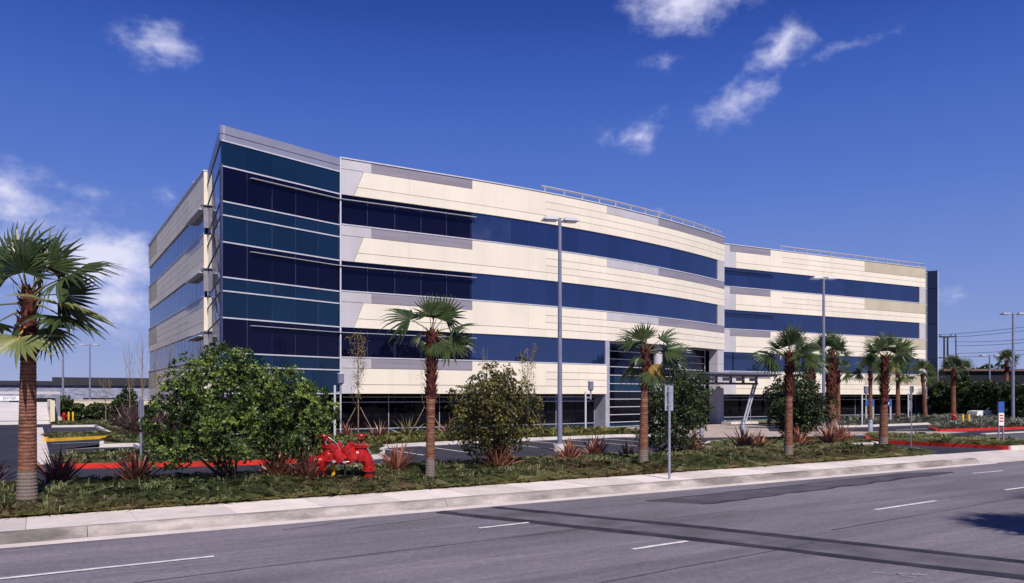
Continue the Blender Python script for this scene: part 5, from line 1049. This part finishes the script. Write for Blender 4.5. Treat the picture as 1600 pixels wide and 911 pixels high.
for z in (4.9, 5.6, 6.2): MB().box(-14.0, -10.0, 145, 145.1, z, z+.12).build('rail', M['darkmetal'], o)
for x in (-14, -12.8, -11.2, -10.1): MB().box(x, x+.1, 145.01, 145.09, 5.0, 6.3).build('upright', M['darkmetal'], o)
def far_tree(label, x, y, z, R_, lm='leafdark', seed=0, group=None, name='far_tree', n=12, dens=24, ln=.5, trunk=.25):
    return shrub(name, label, 'tree' if 'tree' in name else 'shrub', (x, y, z), rlobes(seed, n, (0, 0, R_[2]), R_, min(R_)*.42, min(R_)*.62), dens/20/min(R_)**2, 6, ln, ln*.30, lm, seed, [(0, 0, trunk)], group, .2, rc=(min(R_)*.14, min(R_)*.26), tips=9)
far_tree('dark distant tree at the left frame edge', -16.5, 116, 0, (2.6, 2.6, 2.1), seed=201, dens=60, ln=.35)
lsh = [(1.9, 83.3, 1.0, 2.4), (3.0, 83.0, .7, 1.6), (4.2, 82.0, .6, 1.5), (5.2, 81.6, .75, 1.7), (6.0, 80.2, .8, 1.9), (6.9, 79.5, .9, 3.4), (7.6, 78.0, .6, 1.5), (8.0, 75.5, .6, 1.6), (7.4, 72, .65, 1.5)]
for i, (x, y, r, h) in enumerate(lsh): far_tree(('dark shrub before the cream wall, number %s from the left' % ('one', 'two', 'three', 'four', 'five', 'six', 'seven', 'eight', 'nine')[i]) if i != 5 else 'tallest dark shrub before the cream wall', x, y, .05, (r, r, h/2), seed=210+i, group='shrubs before the cream wall', name='wall_shrub', n=10, dens=60, ln=.2, trunk=.06)
# ------------------------------------------------------------------ right background
o = thing('long_roof_building', 'long dark low building with a brown roof edge at far right', 'building', (130, 74, 0))
a, b = Vector((122, 77.5, 0)), Vector((190, 37.5, 0)); t = (b-a).normalized(); n = Vector((t.y, -t.x, 0)); L_ = (b-a).length
M['brown'] = mat('brown_fascia', (.17, .11, .10), .8, .3, var=.1, scale=.3, coords='World')
MB().obox((a+b)/2-n*6+UP*4.9, t, n, (0, 0, 1), L_/2, 6, 1.7).build('wall', M['core'], o); MB().obox((a+b)/2-n*5.6+UP*6.75, t, n, (0, 0, 1), L_/2+.4, 6.2, .17).build('roof_edge', M['brown'], o)
for i in range(9): c = a.lerp(b, (i+.5)/9); MB().obox(c-n*.6+UP*1.6, t, n, (0, 0, 1), .25, .25, 1.62).build('pier', M['core'], o)
for i in range(3):
    c = a.lerp(b, (.10, .27, .5)[i])+n*2.0
    tr_ = thing('box_trailer', ('white box trailer nearest the building under the long roof', 'middle white box trailer under the long roof', 'right white box trailer under the long roof')[i], 'trailer', (c.x, c.y, 0), math.atan2(t.y, t.x), 'white trailers under the long roof')
    MB().box(-4.2, 4.2, -1.2, 1.2, 1.0, 3.1).build('box', M['whitesign'], tr_, False, False); MB().box(-4.2, 4.2, -1.0, 1.0, .8, .99).build('chassis', M['darkmetal'], tr_, False, False)
    for xw in (-3.2, -2.2, 3.0):
        for s in (-1, 1): MB().disc((xw, s*1.05, .45), (0, 1, 0), .45, .28, 14).build('wheel', M['darkmetal'], tr_, False, False)
    for xr in (-2.1, 0, 2.1): MB().box(xr-.03, xr+.03, -1.225, -1.2, 1.02, 3.08).build('side_rib', M['lgrey'], tr_, False, False)
hd = [1462, 1471, 1480, 1490, 1501, 1511, 1521, 1531, 1541, 1553, 1564, 1576, 1588, 1600, 1614]
rg = random.Random(9)
for i, px in enumerate(hd):
    d = 88-i*.9; cx = (px-800)/1217*d; p = CR*cx+CF*d; r = rg.uniform(.75, 1.1); h = rg.uniform(3.0, 4.0) if i not in (4, 8) else 4.6
    far_tree('hedge tree %s the row below the long roof' % ('first in', 'second in', 'third in', 'fourth in', 'fifth and tall in', 'sixth in', 'seventh in', 'eighth in', 'ninth and tall in', 'tenth in', 'eleventh in', 'twelfth in', 'thirteenth in', 'fourteenth in', 'last in')[i]+', counted from the building', p.x, p.y, .1, (r, r, h/2), seed=230+i, group='hedge trees below the long roof', name='hedge_tree', n=12, dens=60, ln=.28, trunk=.08)
for i, (px, d, r, h, lab) in enumerate(((1488, 150, 2.3, 8.2, 'left rounded tree top above the long roof'), (1546, 150, 3.2, 8.3, 'right rounded tree top above the long roof'))):
    cx = (px-800)/1217*d; p = CR*cx+CF*d; far_tree(lab, p.x, p.y, 0, (r, r, h/2), seed=250+i, n=12, dens=90, ln=.5)
# power pole and wires
d = 155; p = CR*((1478-800)/1217*d)+CF*d
o = thing('power_pole', 'double armed power pole beyond the far end of the building', 'power pole', (p.x, p.y, 0), -R(31))
MB().tube([(-.35, 0, 0), (-.35, 0, 14.2)], [.22, .16], 8).tube([(.35, 0, 0), (.35, 0, 14.2)], [.22, .16], 8).build('pole', M['darkmetal'], o, False, False)
for z in (14.1, 9.9): MB().box(-2.2, 2.2, -.12, .12, z, z+.22).build('cross_arm', M['darkmetal'], o, False, False)
for x in (-2.0, 2.0): MB().box(x-.08, x+.08, -.08, .08, 9.4, 14.0).build('hanger', M['darkmetal'], o, False, False)
for x in (-2.0, -1.1, 1.1, 2.0): MB().tube([(x, .2, 14.3), (x, .2, 14.75)], .09, 8).build('insulator', M['darkmetal'], o, False, False)
far = CR*((1760-800)/1217*105)+CF*105
for i, (x, z, z2, sag) in enumerate(((-2.0, 14.6, 13.6, .5), (-1.1, 14.0, 13.2, .5), (1.1, 13.2, 12.0, .7), (2.0, 12.4, 11.6, .6), (2.1, 10.9, 10.5, .5), (2.15, 10.2, 9.8, .5))):
    a = p+CR*x+UP*z; b = far+CR*x+UP*z2; tag(MB().tube([a.lerp(b, k/12)-UP*sag*4*(k/12)*(1-k/12) for k in range(13)], .035, 4).build('power_line', M['darkmetal']), 'power line %s below the sky from the double armed pole' % ('highest', 'second highest', 'third highest', 'third lowest', 'second lowest', 'lowest')[i], 'cable', 'power lines')
# parked car glimpsed through the hedge
def car(label, x, y, rz):
    o = thing('parked_car', label, 'car', (x, y, 0), rz); prof = [(-2.2, .35), (-2.25, .75), (-1.5, .92), (-.75, 1.38), (.7, 1.42), (1.35, .98), (2.15, .9), (2.25, .6), (2.2, .35)]
    mb = MB(); n = len(prof)
    for s in (-.85, .85): mb.v += [(a, s*(1 if z < 1 else .82), z) for a, z in prof]
    mb.f += [tuple(range(n))[::-1], tuple(range(n, 2*n))]+[(i, (i+1) % n, n+(i+1) % n, n+i) for i in range(n)]
    mb.build('body', M['whitesign'], o, False, False)
    for s in (-1, 1):
        MB().quad((-.95, s*.862, .98), (1.15, s*.862, 1.0), (.62, s*.735, 1.36), (-.68, s*.735, 1.33)).build('side_window', M['groundglass'], o, False, False)
        for xw in (-1.4, 1.4): MB().disc((xw, s*.78, .32), (0, 1, 0), .32, .2, 16).build('wheel', M['darkmetal'], o, False, False)
    MB().quad((.76, -.66, 1.40), (.76, .66, 1.40), (1.36, .78, 1.02), (1.36, -.78, 1.02)).build('windscreen', M['groundglass'], o, False, False)
p = CR*((1552-800)/1217*80)+CF*80; car('white car half hidden by the hedge at far right', p.x, p.y, R(150))

# street trees on the near side of the road, mirrored in the lower windows
for i, (x, y, r, h, lab) in enumerate(((37, -12, 3.2, 9.5, 'street tree across the road, first of the mirrored row'), (44, -14, 3.6, 10.5, 'street tree across the road, second of the mirrored row'), (51, -12, 3.2, 9.5, 'street tree across the road, third of the mirrored row'), (58, -14, 3.0, 8.5, 'street tree across the road, fourth of the mirrored row'), (72, -12, 2.4, 10, 'lone street tree across the road mirrored in the blue glass'), (128, -12, 3.0, 8.5, 'far street tree across the road mirrored in the far wing'))):
    far_tree(lab, x, y, -.3, (r, r, h/2), seed=270+i, n=12, dens=90, ln=.5, group='street trees across the road')
